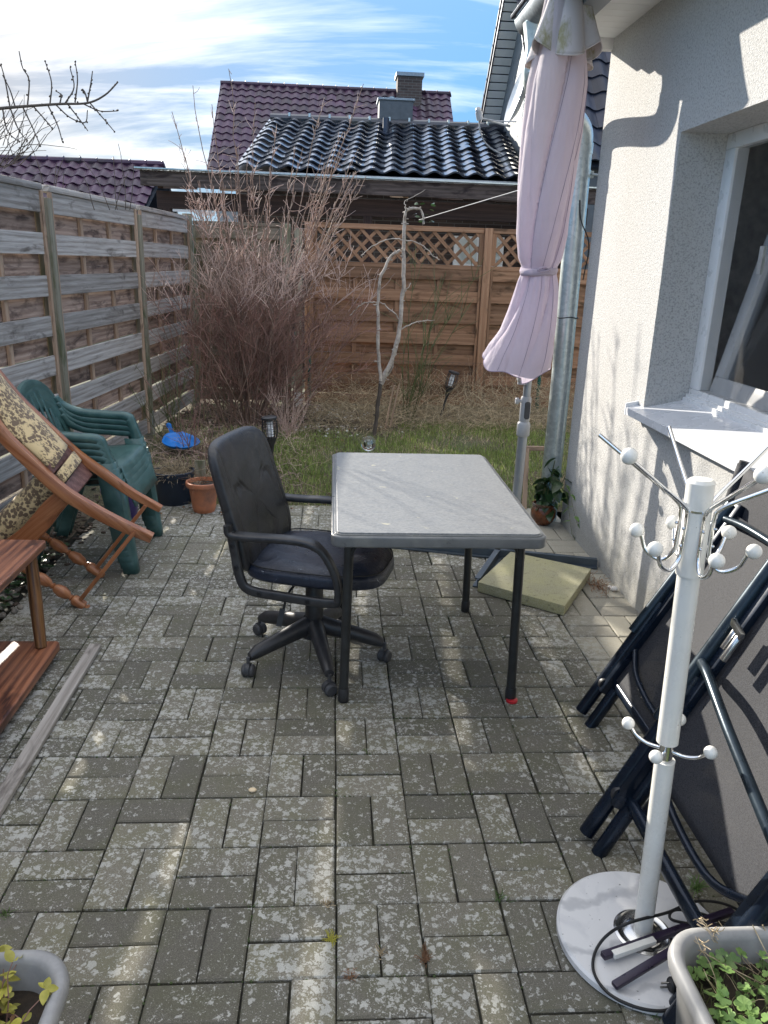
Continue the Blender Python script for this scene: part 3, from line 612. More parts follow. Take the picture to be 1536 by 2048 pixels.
# gable house clad with slates at the right
h3 = thing('house', 'tall gabled house clad in grey slates with a white verge at the right', 'house', (4.6, 14, 0))
yr, zr = 13.97, 6.19; nea = lambda y: 3.71 + 1.14 * (y - 11.79); far_ = lambda y: 4.09 - 1.167 * (y - 15.78)
pts = [(11.2, 0), (17.0, 0), (17.0, far_(17.0) - .1), (yr, zr - .1), (11.2, nea(11.2) - .1)]
MB().prism(pts, 3, Matrix(((0, 0, 1), (1, 0, 0), (0, 1, 0))), (3.05, 0, 0)).build('wall', M['slate'], h3, smooth=0)
me = MB().prism([(-.10, 0), (.05, -.02), (.10, .07), (.10, .2), (-.10, .2)], .012, Matrix(((0, 0, -1), (-1, 0, 0), (0, 1, 0)))).mesh('slate', smooth=0); 
sm = flat('pale_grey_slate', (.17, .19, .205), .5, 0, .2, 10, .1); me.materials.append(sm)
for r in range(24):
    for c_ in range(30):
        y = 11.9 + c_ * .19 + (r % 2) * .095; z = 2.7 + r * .125
        if z < min(nea(y), far_(y)) - .12 and inview((3.05, y, z)) and pix((3.05, y, z))[0] < 1100: inst('slate', me, h3, (3.045 - .004 * (r % 2), y, z), Matrix.Rotation(random.gauss(0, .01), 3, 'X'))
# roof: verge with white boards, dark tiles on the near slope
for nm, (ya, za), (yb, zb) in (('roof_near', (11.0, nea(11.0)), (yr, zr)), ('roof_far', (17.2, far_(17.2)), (yr, zr))):
    rr_ = slab(nm, [(2.70, ya, za), (2.70, yb, zb), (6.5, yb, zb), (6.5, ya, za)], M['lead'], h3, .05)
    if nm == 'roof_near': rn = rr_
d = V((0, yr - 17.2, zr - far_(17.2))); Lf = d.length; d.normalize(); nn = V((1, 0, 0)).cross(d)
vg = MB().bar(V((2.70, 17.2, far_(17.2) - .07)), V((2.70, yr, zr - .07)), .02, .13, (0, 0, 1)).build('verge_board', M['lead'], h3)
for k in range(34):
    a = V((2.715, 17.2, far_(17.2) - .14)) + d * (Lf * k / 34); plank('soffit_board', a + V((.0, 0, 0)) + d * .065, a + V((.335, 0, 0)) + d * .065, .1275, .012, M['soffit'], h3, up=(0, .6, .6))
for k in range(17):
    a = V((2.69, 17.2, far_(17.2) + .0)) + d * (Lf * k / 17); MB().bar(a, a + d * (Lf / 17 * 1.1) + V((0, 0, .02)), .04, .06, (0, .6, .6)).build('verge_tile', M['tile_black'], h3)
ud = V((0, yr - 11.0, zr - nea(11.0))).normalized()
roof_tiles(rn, V((2.68, 11.0, nea(11.0) + .02)), (1, 0, 0), ud, 9, 12, .30, .33, .06, M['tile_dull'])
wn = MB().box((3.03, 13.3, 4.05), (.06, .75, 1.2)).build('window', M['white_plastic'], h3); MB().box((2.99, 13.3, 4.05), (.015, .55, 1.02)).build('pane', M['glass'], wn)
# satellite dish seen from its edge
ds = thing('satellite_dish', 'white satellite dish seen edge on at the slate gable', 'satellite dish', (2.95, 12.75, 3.9))
Md = Matrix.Rotation(R_(-100), 3, 'Z') @ Matrix.Rotation(R_(78), 3, 'X')
Md = V((0, 0, 1)).rotation_difference(V((-.96, -.02, .26))).to_matrix()
dish = MB().lathe([(.001, -.10), (.12, -.092), (.25, -.06), (.36, -.01), (.40, .02), (.405, .016), (.36, -.022), (.25, -.075), (.001, -.115)], 32, (2.66, 12.6, 3.90), Md, cap=False).build('dish', M['white_plastic'], ds)
MB().tube([(2.60, 12.6, 3.50), (2.12, 12.55, 3.585)], .018, 8).build('arm', M['umb_plastic'], ds)
MB().tube([(2.60, 12.2, 3.5), (2.40, 12.5, 3.545), (2.12, 12.55, 3.585)], .010, 6).build('arm', M['umb_plastic'], ds)
MB().tube([(2.13, 12.55, 3.56), (2.10, 12.52, 3.66)], .05, 10).ball((2.09, 12.5, 3.68), .045, 10).build('receiver', M['umb_plastic'], ds)
MB().tube([(2.68, 12.6, 3.9), (3.04, 12.6, 3.9)], .022, 8).build('mount', M['zinc'], ds)
MB().tube(bez([(2.11, 12.54, 3.6), (2.16, 12.6, 3.4), (2.3, 12.7, 3.24), (2.55, 12.75, 3.12)]), .012, 6).build('cable', M['umb_plastic'], ds)
# pergola roof between fence and garage
pg = thing('pergola', 'dark wooden pergola with a pale corrugated roof behind the garden fences', 'pergola', (.5, 10, 0))
plank('fascia', (-2.15, 9.4, 2.31), (3.02, 9.4, 2.295), .045, .16, M['fascia'], pg)
MB().bar((-2.2, 9.38, 2.405), (3.02, 9.38, 2.388), .12, .014).build('metal_trim', M['zinc'], pg)
plank('beam', (-2.05, 9.75, 2.11), (3.02, 9.75, 2.10), .10, .19, M['beam'], pg)
plank('beam', (-2.05, 11.7, 2.22), (3.02, 11.7, 2.22), .10, .16, M['beam'], pg)
for i in range(8):
    x = -1.95 + i * .69; plank('rafter', (x, 9.45, 2.27), (x, 11.8, 2.45), .06, .12, M['wfb'] if i % 3 == 1 else M['beam'], pg)
for i in range(9):
    x0 = -2.15 + i * .575; P = []
    for k in range(23):
        x = x0 + k * .575 / 22; z = .012 * math.cos(k * PI / 2.2)
        P.append([(x, 9.36, 2.385 + z - .0), (x, 11.85, 2.56 + z)])
    MB().grid(P).build('roof_sheet', M['sheet'], pg)
for x in (-1.95, .39, 2.7): plank('post', (x, 9.75, 0), (x, 9.75, 2.02), .10, .10, M['beam'], pg, up=(0, 1, 0))
MB().box((-1.72, 9.72, 2.045), (.31, .03, .115)).box((-1.50, 9.72, 1.98), (.2, .028, .05)).build('sign_board', M['whiteboard'], pg)
# ------------------------------------------------------------------ our house
WX = 1.415; WY = 4.437
ho = thing('rendered_house', 'white roughcast house wall with a deep window on the right side of the patio', 'house', (1.6, 2, 0))
y0, y1, zb, zt, WD = 1.90, 3.41, .90, 2.045, .20
mb = MB(); 
def wq(a, b, c, d): mb.add([a, b, c, d], [(0, 1, 2, 3)])
for (ya, yb, za, zb_) in ((-2, y0, -.1, 2.66), (y1, WY, -.1, 2.66), (y0, y1, -.1, zb), (y0, y1, zt, 2.66)):
    wq((WX, ya, za), (WX, yb, za), (WX, yb, zb_), (WX, ya, zb_))
for (ya, za), (yb, zb_) in (((y0, zb), (y1, zb)), ((y1, zb), (y1, zt)), ((y1, zt), (y0, zt)), ((y0, zt), (y0, zb))):
    wq((WX, ya, za), (WX, yb, zb_), (WX + WD + .03, yb, zb_), (WX + WD + .03, ya, za))
wq((WX, WY, -.1), (6, WY, -.1), (6, WY, 2.66), (WX, WY, 2.66)); wq((6, WY, -.1), (6, -2, -.1), (6, -2, 2.66), (6, WY, 2.66)); wq((WX, -2, -.1), (6, -2, -.1), (6, -2, 2.66), (WX, -2, 2.66))
mb.build('wall', M['render'], ho, smooth=0, merge=True)
# dim room behind the window
rb = MB().box((WX + WD + 1.4, 2.65, 1.4), (2.6, 2.9, 2.3)); rb.f = [f for f in rb.f if f != (0, 1, 3, 2)]; rb.build('room', M['room'], ho, smooth=0)
FX = WX + WD
wi = MB()
for a, b, c_, d_ in ((y0, y1, .925, 1.0), (y0, y1, zt - .06, zt), (y0, y0 + .085, 1.0, zt - .06), (y1 - .085, y1, 1.0, zt - .06)): wi.box((FX + .03, (a + b) / 2, (c_ + d_) / 2), (.06, b - a, d_ - c_))
wi = wi.build('window', M['white_plastic'], ho, bevel=.004)
sash = MB(); ang = R_(12.0); Ms = Matrix.Rotation(ang, 3, 'Y'); o_ = V((FX + .045, 0, 1.0)); ly0, ly1 = y0 + .095, y1 - .095; hh = .975
for a, b, c_, d_ in ((ly0, ly1, 0, .07), (ly0, ly1, hh - .07, hh), (ly0, ly0 + .07, .07, hh - .07), (ly1 - .07, ly1, .07, hh - .07)):
    sash.box(o_ + Ms @ V((.03, 0, (c_ + d_) / 2)) + V((0, (a + b) / 2, 0)), (.055, b - a, d_ - c_), Ms)
sash = sash.build('sash', M['white_plastic'], wi, bevel=.004)
MB().box(o_ + Ms @ V((.03, 0, hh / 2)) + V((0, (ly0 + ly1) / 2, 0)), (.006, ly1 - ly0 - .13, hh - .13), Ms).build('pane', M['pane'], wi)
MB().box((FX + .012, (y0 + y1) / 2, 1.49), (.002, y1 - y0 - .16, .98)).build('fly_screen', M['screen'], wi)
P = []
for i in range(90):
    y = y0 + .02 + i * (y1 - y0 - .05) / 89; t = i / 89
    P.append([(FX + .13 + .28 * (1 - z / 1.05) + .022 * math.sin(i * .9 + z * 1.2) + .012 * math.sin(i * .37 + 2), y + .05 * math.sin(z * 2 + i * .05), 2.0 - z) for z in np.linspace(0, 1.05, 12)][:])
MB().grid(P).build('curtain', M['curtain'], ho, smooth=80)
MB().box((FX - .004, 2.97, 1.55), (.012, .03, .10)).build('latch', M['zinc'], wi)
# aluminium sill, tilted a little
Msl = Matrix.Rotation(R_(9), 3, 'Y')
sb = MB(); P0 = (FX + .0, .948); P1 = (WX - .055, .893)
sec = [(P0[0], P0[1]), (P1[0], P1[1]), (P1[0], P1[1] - .032), (P1[0] + .004, P1[1] - .032), (P1[0] + .004, P1[1] - .006), (P0[0], P0[1] - .008)]
MB().prism(sec, y1 - y0 + .09, Matrix(((1, 0, 0), (0, 0, -1), (0, 1, 0))), (0, y1 + .065, 0)).build('sill', M['sill'], ho, smooth=0)
MB().prism([(P0[0], P0[1] + .02), (P1[0] - .002, P1[1] + .018), (P1[0] - .002, P1[1] - .036), (P0[0], P0[1] - .012)], .012, Matrix(((1, 0, 0), (0, 0, -1), (0, 1, 0))), (0, y1 + .078, 0)).build('sill_end_cap', M['sill'], ho, smooth=0)
for k in range(2): MB().box((FX - .004 - .012 * k, (y0 + y1) / 2, .960 + .0 - .014 * k + .005), (.02, y1 - y0 - .01, .018)).build('sill_strip', M['white_plastic'], wi)
# eaves
zs = 2.628
for k in range(58):
    y = 4.36 - k * .088; plank('soffit_board', (1.165, y, zs), (WX, y, zs), .084, .010, M['soffit'], ho)
MB().box((1.30, 4.44, 2.62), (.30, .05, .09)).build('verge_trim', M['white_plastic'], ho)
MB().box((1.115, .9, 2.70), (.10, 7.1, .22)).build('fascia_board', M['fasc_grey'], ho)
slab('roof', [(1.0, 4.5, 2.84), (1.0, -2.4, 2.84), (6, -2.4, 4.6), (6, 4.5, 4.6)], M['lead'], ho, .1)
MB().add([(1.42, WY, 2.66), (6, WY, 2.66), (6, WY, 4.45), (1.42, WY, 2.8)], [(0, 1, 2, 3)]).build('gable', M['render'], ho, smooth=0)
gu = []; 
for k in range(13): a = PI + PI * k / 12; gu.append((.982 + .08 * math.cos(a), 2.70 + .08 * math.sin(a)))
inner = [(x * .96 + .982 * .04, z * .96 + 2.70 * .04 + .001) for x, z in gu][::-1]
MB().prism(gu + inner, 6.9, Matrix(((1, 0, 0), (0, 0, -1), (0, 1, 0))), (0, 4.46, 0)).build('gutter', M['zinc_dark'], ho, smooth=50)
MB().ball((.982, 4.46, 2.70), .08, 16, (1, .6, 1)).build('gutter_end', M['zinc_dark'], ho)
MB().tube([(.893, 4.47, 2.71), (.893, -2.4, 2.71)], .011, 8).build('gutter_bead', M['lead'], ho)
dp = thing('downpipe', 'galvanised rain downpipe with a swan neck at the corner of the white house', 'downpipe', (1.345, 4.5, 0))
MB().lathe([(.052, -.22), (.054, -.10), (.075, 0)], 24, (.99, 4.30, 2.64)).build('outlet', M['zinc'], dp)
sw = bez([(.99, 4.30, 2.50), (.99, 4.31, 2.43), (1.03, 4.34, 2.36), (1.20, 4.44, 2.29), (1.285, 4.49, 2.245), (1.325, 4.505, 2.19), (1.33, 4.505, 2.10)], 6)
MB().tube(sw, .058, 24).build('elbow', M['zinc'], dp)
MB().tube([(1.331, 4.505, 2.14), (1.345, 4.50, .86), (1.345, 4.50, .0)], .0575, 32).build('pipe', M['zinc'], dp)
MB().tube([(1.331, 4.505, 2.145), (1.331, 4.505, 2.09)], .061, 32).build('sleeve', M['zinc'], dp)
MB().tube([(1.332, 4.505, 2.01), (1.332, 4.505, 1.975)], .0625, 32).box((1.39, 4.49, 1.99), (.03, .02, .035)).tube([(1.38, 4.49, 1.99), (1.45, 4.42, 1.98)], .006, 8).build('pipe_clamp', M['zinc'], dp)
MB().tube([(1.345, 4.50, .16), (1.345, 4.50, .12)], .060, 32).build('sleeve', M['zinc'], dp)
cw = [(1.39, 4.46, 1.72), (1.37, 4.446, 1.60), (1.395, 4.447, 1.45), (1.403, 4.46, 1.3)]
tag(MB().tube(bez([AY(1160, 400, 4.44), AY(1162, 440, 4.435), AY(1178, 490, 4.44), AY(1166 , 560, 4.47)]), .0035, 5).tube([(1.345 + .061 * math.cos(a), 4.50 + .061 * math.sin(a), 1.23 + .004 * math.sin(3 * a)) for a in np.linspace(0, 2 * PI, 20)], .003, 5).build('wire', M['rubber']), 'thin dark wire looped around the galvanised downpipe', 'wire')
tag(MB().tube([AY(838, 440, 8.1), (1.331, 4.505, 2.0)], .0035, 4).build('washing_line', M['umb_plastic']), 'thin line stretched from the downpipe to the young bare tree', 'line')
# ------------------------------------------------------------------ table
tb = thing('folding_table', 'grey folding garden table with a mottled glassy top and rounded corners', 'table', (.335, 2.765, 0))
TX0, TX1, TY0, TY1, TZ = .0, .678, 2.222, 3.308, .700
Q = [(TX0, TY0), (TX1, TY1)]
MB().prism(rrect(TX0, TY0, TX1, TY1, .035), .036, None, (0, 0, TZ - .043)).build('rim', M['rim_plastic'], tb, bevel=.006, seg=3, smooth=40)
MB().prism(rrect(TX0 + .018, TY0 + .018, TX1 - .018, TY1 - .018, .024), .009, None, (0, 0, TZ - .008)).build('tabletop', M['table_top'], tb, bevel=.0012, seg=1)
mb = MB(); mb.prism(rrect(TX0 + .011, TY0 + .011, TX1 - .011, TY1 - .011, .028), .0045, None, (0, 0, TZ - .008)); mb.build('trim', M['rim_plastic'], tb, bevel=.001, seg=1)
for (x, y, sx, sy) in ((.050, 2.418, 1, 1), (.655, 2.418, -1, 1), (.050, 3.165, 1, -1), (.612, 3.165, -1, -1)):
    MB().tube([(x + .012 * (1 if x < .3 else -1), y + .01 * sy, TZ - .045), (x, y, .02)], .0165, 20).build('leg', M['leg_metal'], tb)
    MB().lathe([(.0175, 0), (.0195, .003), (.0195, .045), (.0178, .052)], 20, (x, y, 0)).build('leg_cap', M['black_plastic'], tb)
    MB().tube(bez([(x + sx * .02, y, .555), (x + sx * .03, y, .585), (x + sx * .075, y, .63), (x + sx * .10, y, .66)], 5), .009, 8, flat=.6).ball((x + sx * .016, y, .552), .008, 8).build('brace', M['leg_metal'], tb)
for y in (2.418, 3.165): MB().tube([(.05, y, .655), (.64, y, .655)], .0155, 12).build('crossbar', M['leg_metal'], tb)
MB().lathe([(.018, 0), (.021, .002), (.021, .010), (.018, .012)], 24, (.658, 2.405, 0)).build('red_cap', M['red'], tb)
# ------------------------------------------------------------------ office chair
OC = V((-.062, 2.737, 0)); oc = thing('office_chair', 'black leather swivel chair on five castors with a worn seat pushed up to the table', 'chair', OC)
yaw = R_(-17); Ry = Matrix.Rotation(yaw, 3, 'Z')
def L3(x, y, z): return OC + Ry @ V((x, y, z))
cast = [(-.293, 2.936), (-.304, 2.592), (0.0, 2.462), (.214, 2.705), (.042, 2.990)]
for cx, cy in cast:
    d = V((cx, cy, 0)) - V((OC.x, OC.y, 0)); u = d.normalized(); e = OC + d * .93
    arm = MB(); s = u.cross(V((0, 0, 1)))
    secs = []
    for t, z, wd, h in ((.12, .145, .034, .038), (.5, .120, .029, .032), (.9, .092, .024, .027), (1.0, .080, .018, .016)):
        c = OC + u * (d.length * .98 * t) + V((0, 0, z)); secs.append([c + s * (wd * math.cos(a)) + V((0, 0, h * math.sin(a))) for a in np.linspace(0, 2 * PI, 13)[:-1]])
    arm.grid(secs, True); n0 = len(arm.v); arm.f += [tuple(range(n0 - 12, n0))]
    arm.build('base_arm', M['black_plastic'], oc)
    w_ = MB(); cs = V((cx, cy, 0)); a = random.uniform(0, PI); ax = V((math.cos(a), math.sin(a), 0)); qx = V((0, 0, 1)).rotation_difference(ax).to_matrix()
    for sg in (-1, 1): w_.lathe([(.004, -.008), (.021, -.008), (.0245, -.003), (.0245, .004), (.018, .010), (.004, .011)], 18, cs + V((0, 0, .0245)) + ax * (sg * .014), qx if sg > 0 else qx @ Matrix.Rotation(PI, 3, 'X'))
    w_.lathe([(.026, -.007), (.026, .007)], 18, cs + V((0, 0, .028)), qx).tube([cs + V((0, 0, .04)), cs + V((0, 0, .08))], .007, 8)
    w_.build('caster', M['caster'], oc)
MB().lathe([(.052, .10), (.055, .15), (.045, .165), (.036, .17), (.034, .30), (.030, .31), (.030, .40)], 24, OC).build('column', M['black_plastic'], oc)
MB().box(L3(.02, 0, .385), (.20, .16, .035), Ry).build('seat_plate', M['black_plastic'], oc, bevel=.006)
MB().tube(bez([L3(-.02, -.08, .37), L3(-.045, -.16, .34), L3(-.06, -.185, .27)], 4), .005, 6).bar(L3(-.06, -.185, .285), L3(-.07, -.20, .22), .020, .008, (0, 1, 0)).build('lever', M['black_plastic'], oc)
MB().lathe([(.022, -.03), (.026, -.026), (.026, .022), (.02, .028)], 16, L3(.12, 0, .35)).build('tension_knob', M['black_plastic'], oc)
def cushion(fn, nu, nv):                            # closed surface from a superellipsoid-like map
    return [[fn(u, v) for v in np.linspace(0, 2 * PI, nv, endpoint=False)] for u in np.linspace(-PI / 2, PI / 2, nu)]
def spw(a, p): return math.copysign(abs(a) ** p, a)
SX = .262
def seat(u, v):
    cu, su = spw(math.cos(u), .30), spw(math.sin(u), .55)
    x = .25 * cu * spw(math.cos(v), .42); y = .235 * cu * spw(math.sin(v), .5)
    if x > 0: y *= 1 - .28 * (x / .25) ** 3; x *= 1.06
    r2 = (x / .25) ** 2 + (y / .235) ** 2
    z = .425 + (.032 if su > 0 else .038) * su
    if su > 0: z += .010 * math.sin(min(1, r2) * PI) - .012 * math.exp(-r2 * 2.5) + .0022 * mnoise.noise(V((x * 14, y * 14, 1)))
    z -= .10 * max(0, x / .25 - .55) ** 2 * .9
    return L3(x + .03, y, z)
MB().grid(cushion(seat, 44, 60), True).build('seat', M['seat_leather'], oc, smooth=80, merge=True)
# seat piping and seams
seam = [L3(.03 + .243 * spw(math.cos(v), .42) * (1.06 if math.cos(v) > 0 else 1), .228 * spw(math.sin(v), .5) * (1 - .28 * max(0, spw(math.cos(v), .42)) ** 3), .452 - .10 * max(0, spw(math.cos(v), .42) * 1.0 - .55) ** 2 * .9) for v in np.linspace(0, 2 * PI, 64)]
MB().tube(seam, .0028, 5, False).build('piping', M['rubber'], oc)
def bx_(t): return -.205 - .035 * math.sin(t * 2.2) * .3 - .115 * t ** 1.35       # where the back stands at height t
def back(u, v):
    cu, su = spw(math.cos(u), .28), spw(math.sin(u), .6)
    yy = spw(math.cos(v), .36) * cu; tt = spw(math.sin(v), .30) * cu           # -1..1 across and up
    t = (tt + 1) / 2; wdt = .238 * (1 - .06 * t ** 3)
    th = (.030 if su > 0 else .030) * su
    x = bx_(t) + th + .020 * (yy ** 2) * (1 if su > 0 else .7) + (.008 * math.exp(-((t - .28) / .2) ** 2) if su > 0 else 0)
    if su > 0:
        for sy_ in (-.30, .30): 
            if t < .62: x -= .006 * math.exp(-((yy - sy_ - (.1 * sy_ if t < .3 else 0)) / .035) ** 2)
        x -= .009 * math.exp(-((t - .60 - .10 * (1 - abs(yy)) ) / .014) ** 2)
        x -= .005 * math.exp(-((abs(yy) - .84) / .03) ** 2)
        x += .0018 * mnoise.noise(V((yy * 5, t * 7, 3)))
    return L3(x, yy * wdt, .405 + .475 * t)
MB().grid(cushion(back, 70, 120), True).build('backrest', M['leather'], oc, smooth=80, merge=True)
for sg in (-1, 1):
    y = .245 * sg
    path = bez([L3(-.235, y, .61), L3(-.225, y, .575), L3(-.15, y, .572), L3(.02, y, .578), L3(.10, y, .555), L3(.155, y, .47), L3(.168, y, .385), L3(.14, y, .360), L3(-.05, y, .362), L3(-.165, y, .372), L3(-.198, y, .42), L3(-.212, y, .50), L3(-.226, y, .585)], 5)
    secs = []
    for i, p in enumerate(path):
        t = (path[min(i + 1, len(path) - 1)] - path[max(i - 1, 0)]).normalized(); s_ = Ry @ V((0, 1, 0)); nrm = t.cross(s_); k = i / (len(path) - 1)
        wd = .026 if k < .32 else (.018 if k < .55 else .012); h = .013 if k < .55 else .017
        secs.append([p + s_ * (wd * spw(math.cos(a), .6)) + nrm * (h * spw(math.sin(a), .6)) for a in np.linspace(0, 2 * PI, 17)[:-1]])
    ar = MB().grid(secs, True); n0 = len(ar.v); ar.f += [tuple(range(16))[::-1], tuple(range(n0 - 16, n0))]
    ar = ar.build('armrest', M['black_plastic'], oc, smooth=50)
    for (x, z) in ((-.216, .535), (-.204, .455), (-.12, .366), (.06, .362)):
        MB().lathe([(.009, 0), (.009, .003), (.006, .004), (.005, .001)], 12, L3(x, y + .012 * sg, z), Ry @ Matrix.Rotation(R_(-90 * sg), 3, 'X')).build('bolt', M['rubber'], ar)
# ------------------------------------------------------------------ stack of green garden chairs
def mono(z0, x0, label):
    """moulded garden chair facing +x, standing (or stacked) with its seat front at x0"""
    t = thing('garden_chair', label, 'chair', (-1.2, 3.88, z0), 'green plastic chairs in one stack')
    Y0 = 3.88; g = M['green']
    X = lambda x: x + x0
    P = []
    for i in range(19):
        s_ = i / 18; row = []
        for j in range(17):
            y = -1 + 2 * j / 16; x = -.40 + .43 * s_; z = .405 + .028 * s_ ** 2 - .05 * max(0, s_ - .86) ** 2 * 40 * .5 + .014 * y * y + .012 * max(0, .25 - s_) * 4 * .3
            wd = .205 + .035 * s_
            row.append(V((X(x), Y0 + y * wd, z0 + z)))
        P.append(row)
    for k, dz in ((1, .03), (2, .068)): P.append([V((X(.03 + .012 * k), p.y, z0 + .395 - dz + .03 * (1 - ((p.y - Y0) / .24) ** 2) * (0) )) for p in P[18]])
    mb = MB().grid(P); mb.build('seat', g, t, thick=.006, smooth=60)
    # back: arched rim, slats
    rim = []
    for k in range(25):
        a = PI * k / 24; rim.append(V((X(-.375 - .075 * (.2 + .8 * math.sin(a))), Y0 - .245 * math.cos(a) * (1 if True else 1), z0 + .555 + .215 * math.sin(a) ** .8)))
    arms = {}
    secs = []
    for i, p in enumerate(rim):
        a = PI * i / 24; rad = V((0, -math.cos(a), math.sin(a))); 
        secs.append([p + rad * .034 + V((.0, 0, 0)), p + rad * .034 + V((-.018, 0, 0)), p - rad * .030 + V((-.022, 0, 0)), p - rad * .034 + V((-.012, 0, 0)), p - rad * .034 + V((.004, 0, 0)), p + V((.014, 0, 0))])
    mb = MB().grid(secs, True); n0 = len(mb.v); mb.f += [tuple(range(6)), tuple(range(n0 - 6, n0))]; mb.build('backrest', g, t, smooth=60)
    for k in range(7):
        yb = -.155 + .31 * k / 6; yt = yb * 1.18
        zt_ = .555 + .215 * max(0, 1 - (yt / .245) ** 2) ** .4 - .02
        pts = [V((X(-.365 - .012 * u - .055 * u * u - .0), Y0 + yb + (yt - yb) * u, z0 + .405 + (zt_ - .405) * u)) for u in np.linspace(0, 1, 8)]
        MB().tube(pts, .0105, 8, flat=.45).build('back_slat', g, t, smooth=60)
    for sg in (-1, 1):
        # arm: falls from the back rim and runs forward to the front leg
        A = bez([(X(-.405), Y0 + .222 * sg, z0 + .69), (X(-.375), Y0 + .252 * sg, z0 + .645), (X(-.30), Y0 + .272 * sg, z0 + .612), (X(-.16), Y0 + .280 * sg, z0 + .60), (X(-.06), Y0 + .278 * sg, z0 + .592), (X(-.025), Y0 + .275 * sg, z0 + .55), (X(.0), Y0 + .268 * sg, z0 + .40)], 5)
        secs = []
        for i, p in enumerate(A):
            tt = (A[min(i + 1, len(A) - 1)] - A[max(i - 1, 0)]).normalized(); s_ = V((0, 1, 0)); nrm = s_.cross(tt).normalized(); nrm = nrm if nrm.dot(V((.5, 0, 1))) > 0 else -nrm
            wd = .026
            secs.append([p - s_ * wd - nrm * .03, p - s_ * wd - nrm * .004, p - s_ * wd * .7 + nrm * .004, p + s_ * wd * .7 + nrm * .004, p + s_ * wd - nrm * .004, p + s_ * wd - nrm * .03])
        MB().grid(secs).build('arm', g, t, thick=.005, smooth=60)
        # front leg, rear leg: tapered channels
        for nm, (xa, ya, za), (xb, yb, zb_), wa, wb in (('leg', (.0, .268, .47), (.045, .275, .0), .085, .055), ('leg', (-.37, .21, .40), (-.50, .255, .0), .09, .06)):
            a = V((X(xa), Y0 + ya * sg, z0 + za)); b = V((X(xb), Y0 + yb * sg, z0 + zb_)); secs = []
            fx = 1 if xa > -.2 else -1
            for u in (0, .3, .6, .86, .87, 1):
                p = a.lerp(b, u); wd = (wa + (wb - wa) * u) / 2 + (.003 if u >= .87 else 0); dp_ = .072 * (1 - .25 * u)
                secs.append([p + V((-dp_ * fx, -wd, 0)), p + V((0, -wd, 0)), p + V((.012 * fx, -wd * .55, 0)), p + V((.012 * fx, wd * .55, 0)), p + V((0, wd, 0)), p + V((-dp_ * fx, wd, 0))])
            MB().grid(secs).build(nm, g, t, thick=.005, smooth=50)
    return t
labs = ['lowest green plastic chair of the stack with all four feet on the paving', 'second green plastic chair from the bottom of the stack', 'third green plastic chair in the stack just beneath the topmost', 'topmost green plastic chair of the stack with its slatted back in view']
for k in range(4): mono(.030 * k, -1.005 - .010 * k, labs[k])
# ------------------------------------------------------------------ ornate folding wooden chair with flowered cloth
YN, YF = 3.20, 3.53
wc = thing('folding_wooden_chair', 'reddish wooden folding chair with flowered upholstery and turned legs leaning at the fence', 'chair', (-1.2, 3.4, 0))
def rail(px, Y, wd, h, name='side_rail', mat='rose', n=9):
    c = bez([AY(x, y, Y) for x, y in px], n)
    secs = []
    for i, p in enumerate(c):
        t = (c[min(i + 1, len(c) - 1)] - c[max(i - 1, 0)]).normalized(); s_ = V((0, 1, 0)); n_ = t.cross(s_).normalized(); hh = h * (1 - .25 * abs(2 * i / (len(c) - 1) - 1) ** 3)
        secs.append([p + s_ * a * wd / 2 + n_ * b * hh / 2 for a, b in ((-1, -.8), (-.85, -1), (.85, -1), (1, -.8), (1, .8), (.85, 1), (-.85, 1), (-1, .8))])
    mb = MB().grid(secs, True); k = len(mb.v); mb.f += [tuple(range(8))[::-1], tuple(range(k - 8, k))]
    return mb
rail([(-60, 770), (0, 862), (62, 925), (125, 982), (190, 1022), (245, 1050), (304, 1076)], YN, .042, .050).build('side_rail', M['rose_down'], wc)
rail([(-30, 715), (30, 790), (85, 845), (150, 905), (205, 945), (262, 985), (322, 1018)], YF, .036, .040).build('side_rail', M['rose_down'], wc)
# upper cushion between the rails
def between(pn, pf, yn=YN, yf=YF, bulge=.03, n=26, th=.0):
    A = [AY(x, y, yn + .03) for x, y in pn]; B = [AY(x, y, yf - .02) for x, y in pf]; A = bez(A, 5); B = bez(B, 5); P = []
    for a, b in zip(A, B):
        nn = V((.65, 0, .75)); P.append([a.lerp(b, u) + nn * (bulge * math.sin(PI * u)) for u in np.linspace(0, 1, 9)])
    return MB().grid(P)
between([(-55, 768), (5, 850), (60, 900), (105, 940)], [(-30, 715), (30, 790), (85, 845), (132, 893)], bulge=.03).build('back_cushion', M['flower'], wc, thick=.02, smooth=80)
for pn, pf, nm in (([(98, 928), (108, 946)], [(134, 890), (148, 905)], 'crest_rail'), ([(128, 970), (150, 992)], [(163, 922), (186, 948)], 'crest_rail')):
    A = [AY(x, y, YN + .02) for x, y in pn]; B = [AY(x, y, YF - .01) for x, y in pf]
    MB().add([A[0], A[1], B[1], B[0]] + [p - V((.02, 0, .03)) for p in (A[0], A[1], B[1], B[0])], [(0, 1, 2, 3), (7, 6, 5, 4), (0, 4, 5, 1), (1, 5, 6, 2), (2, 6, 7, 3), (3, 7, 4, 0)]).build(nm, M['walnut'], wc, bevel=.004)
between([(112, 948), (128, 966)], [(146, 903), (162, 922)], bulge=.022).build('cushion_fold', M['flower'], wc, thick=.012, smooth=80)
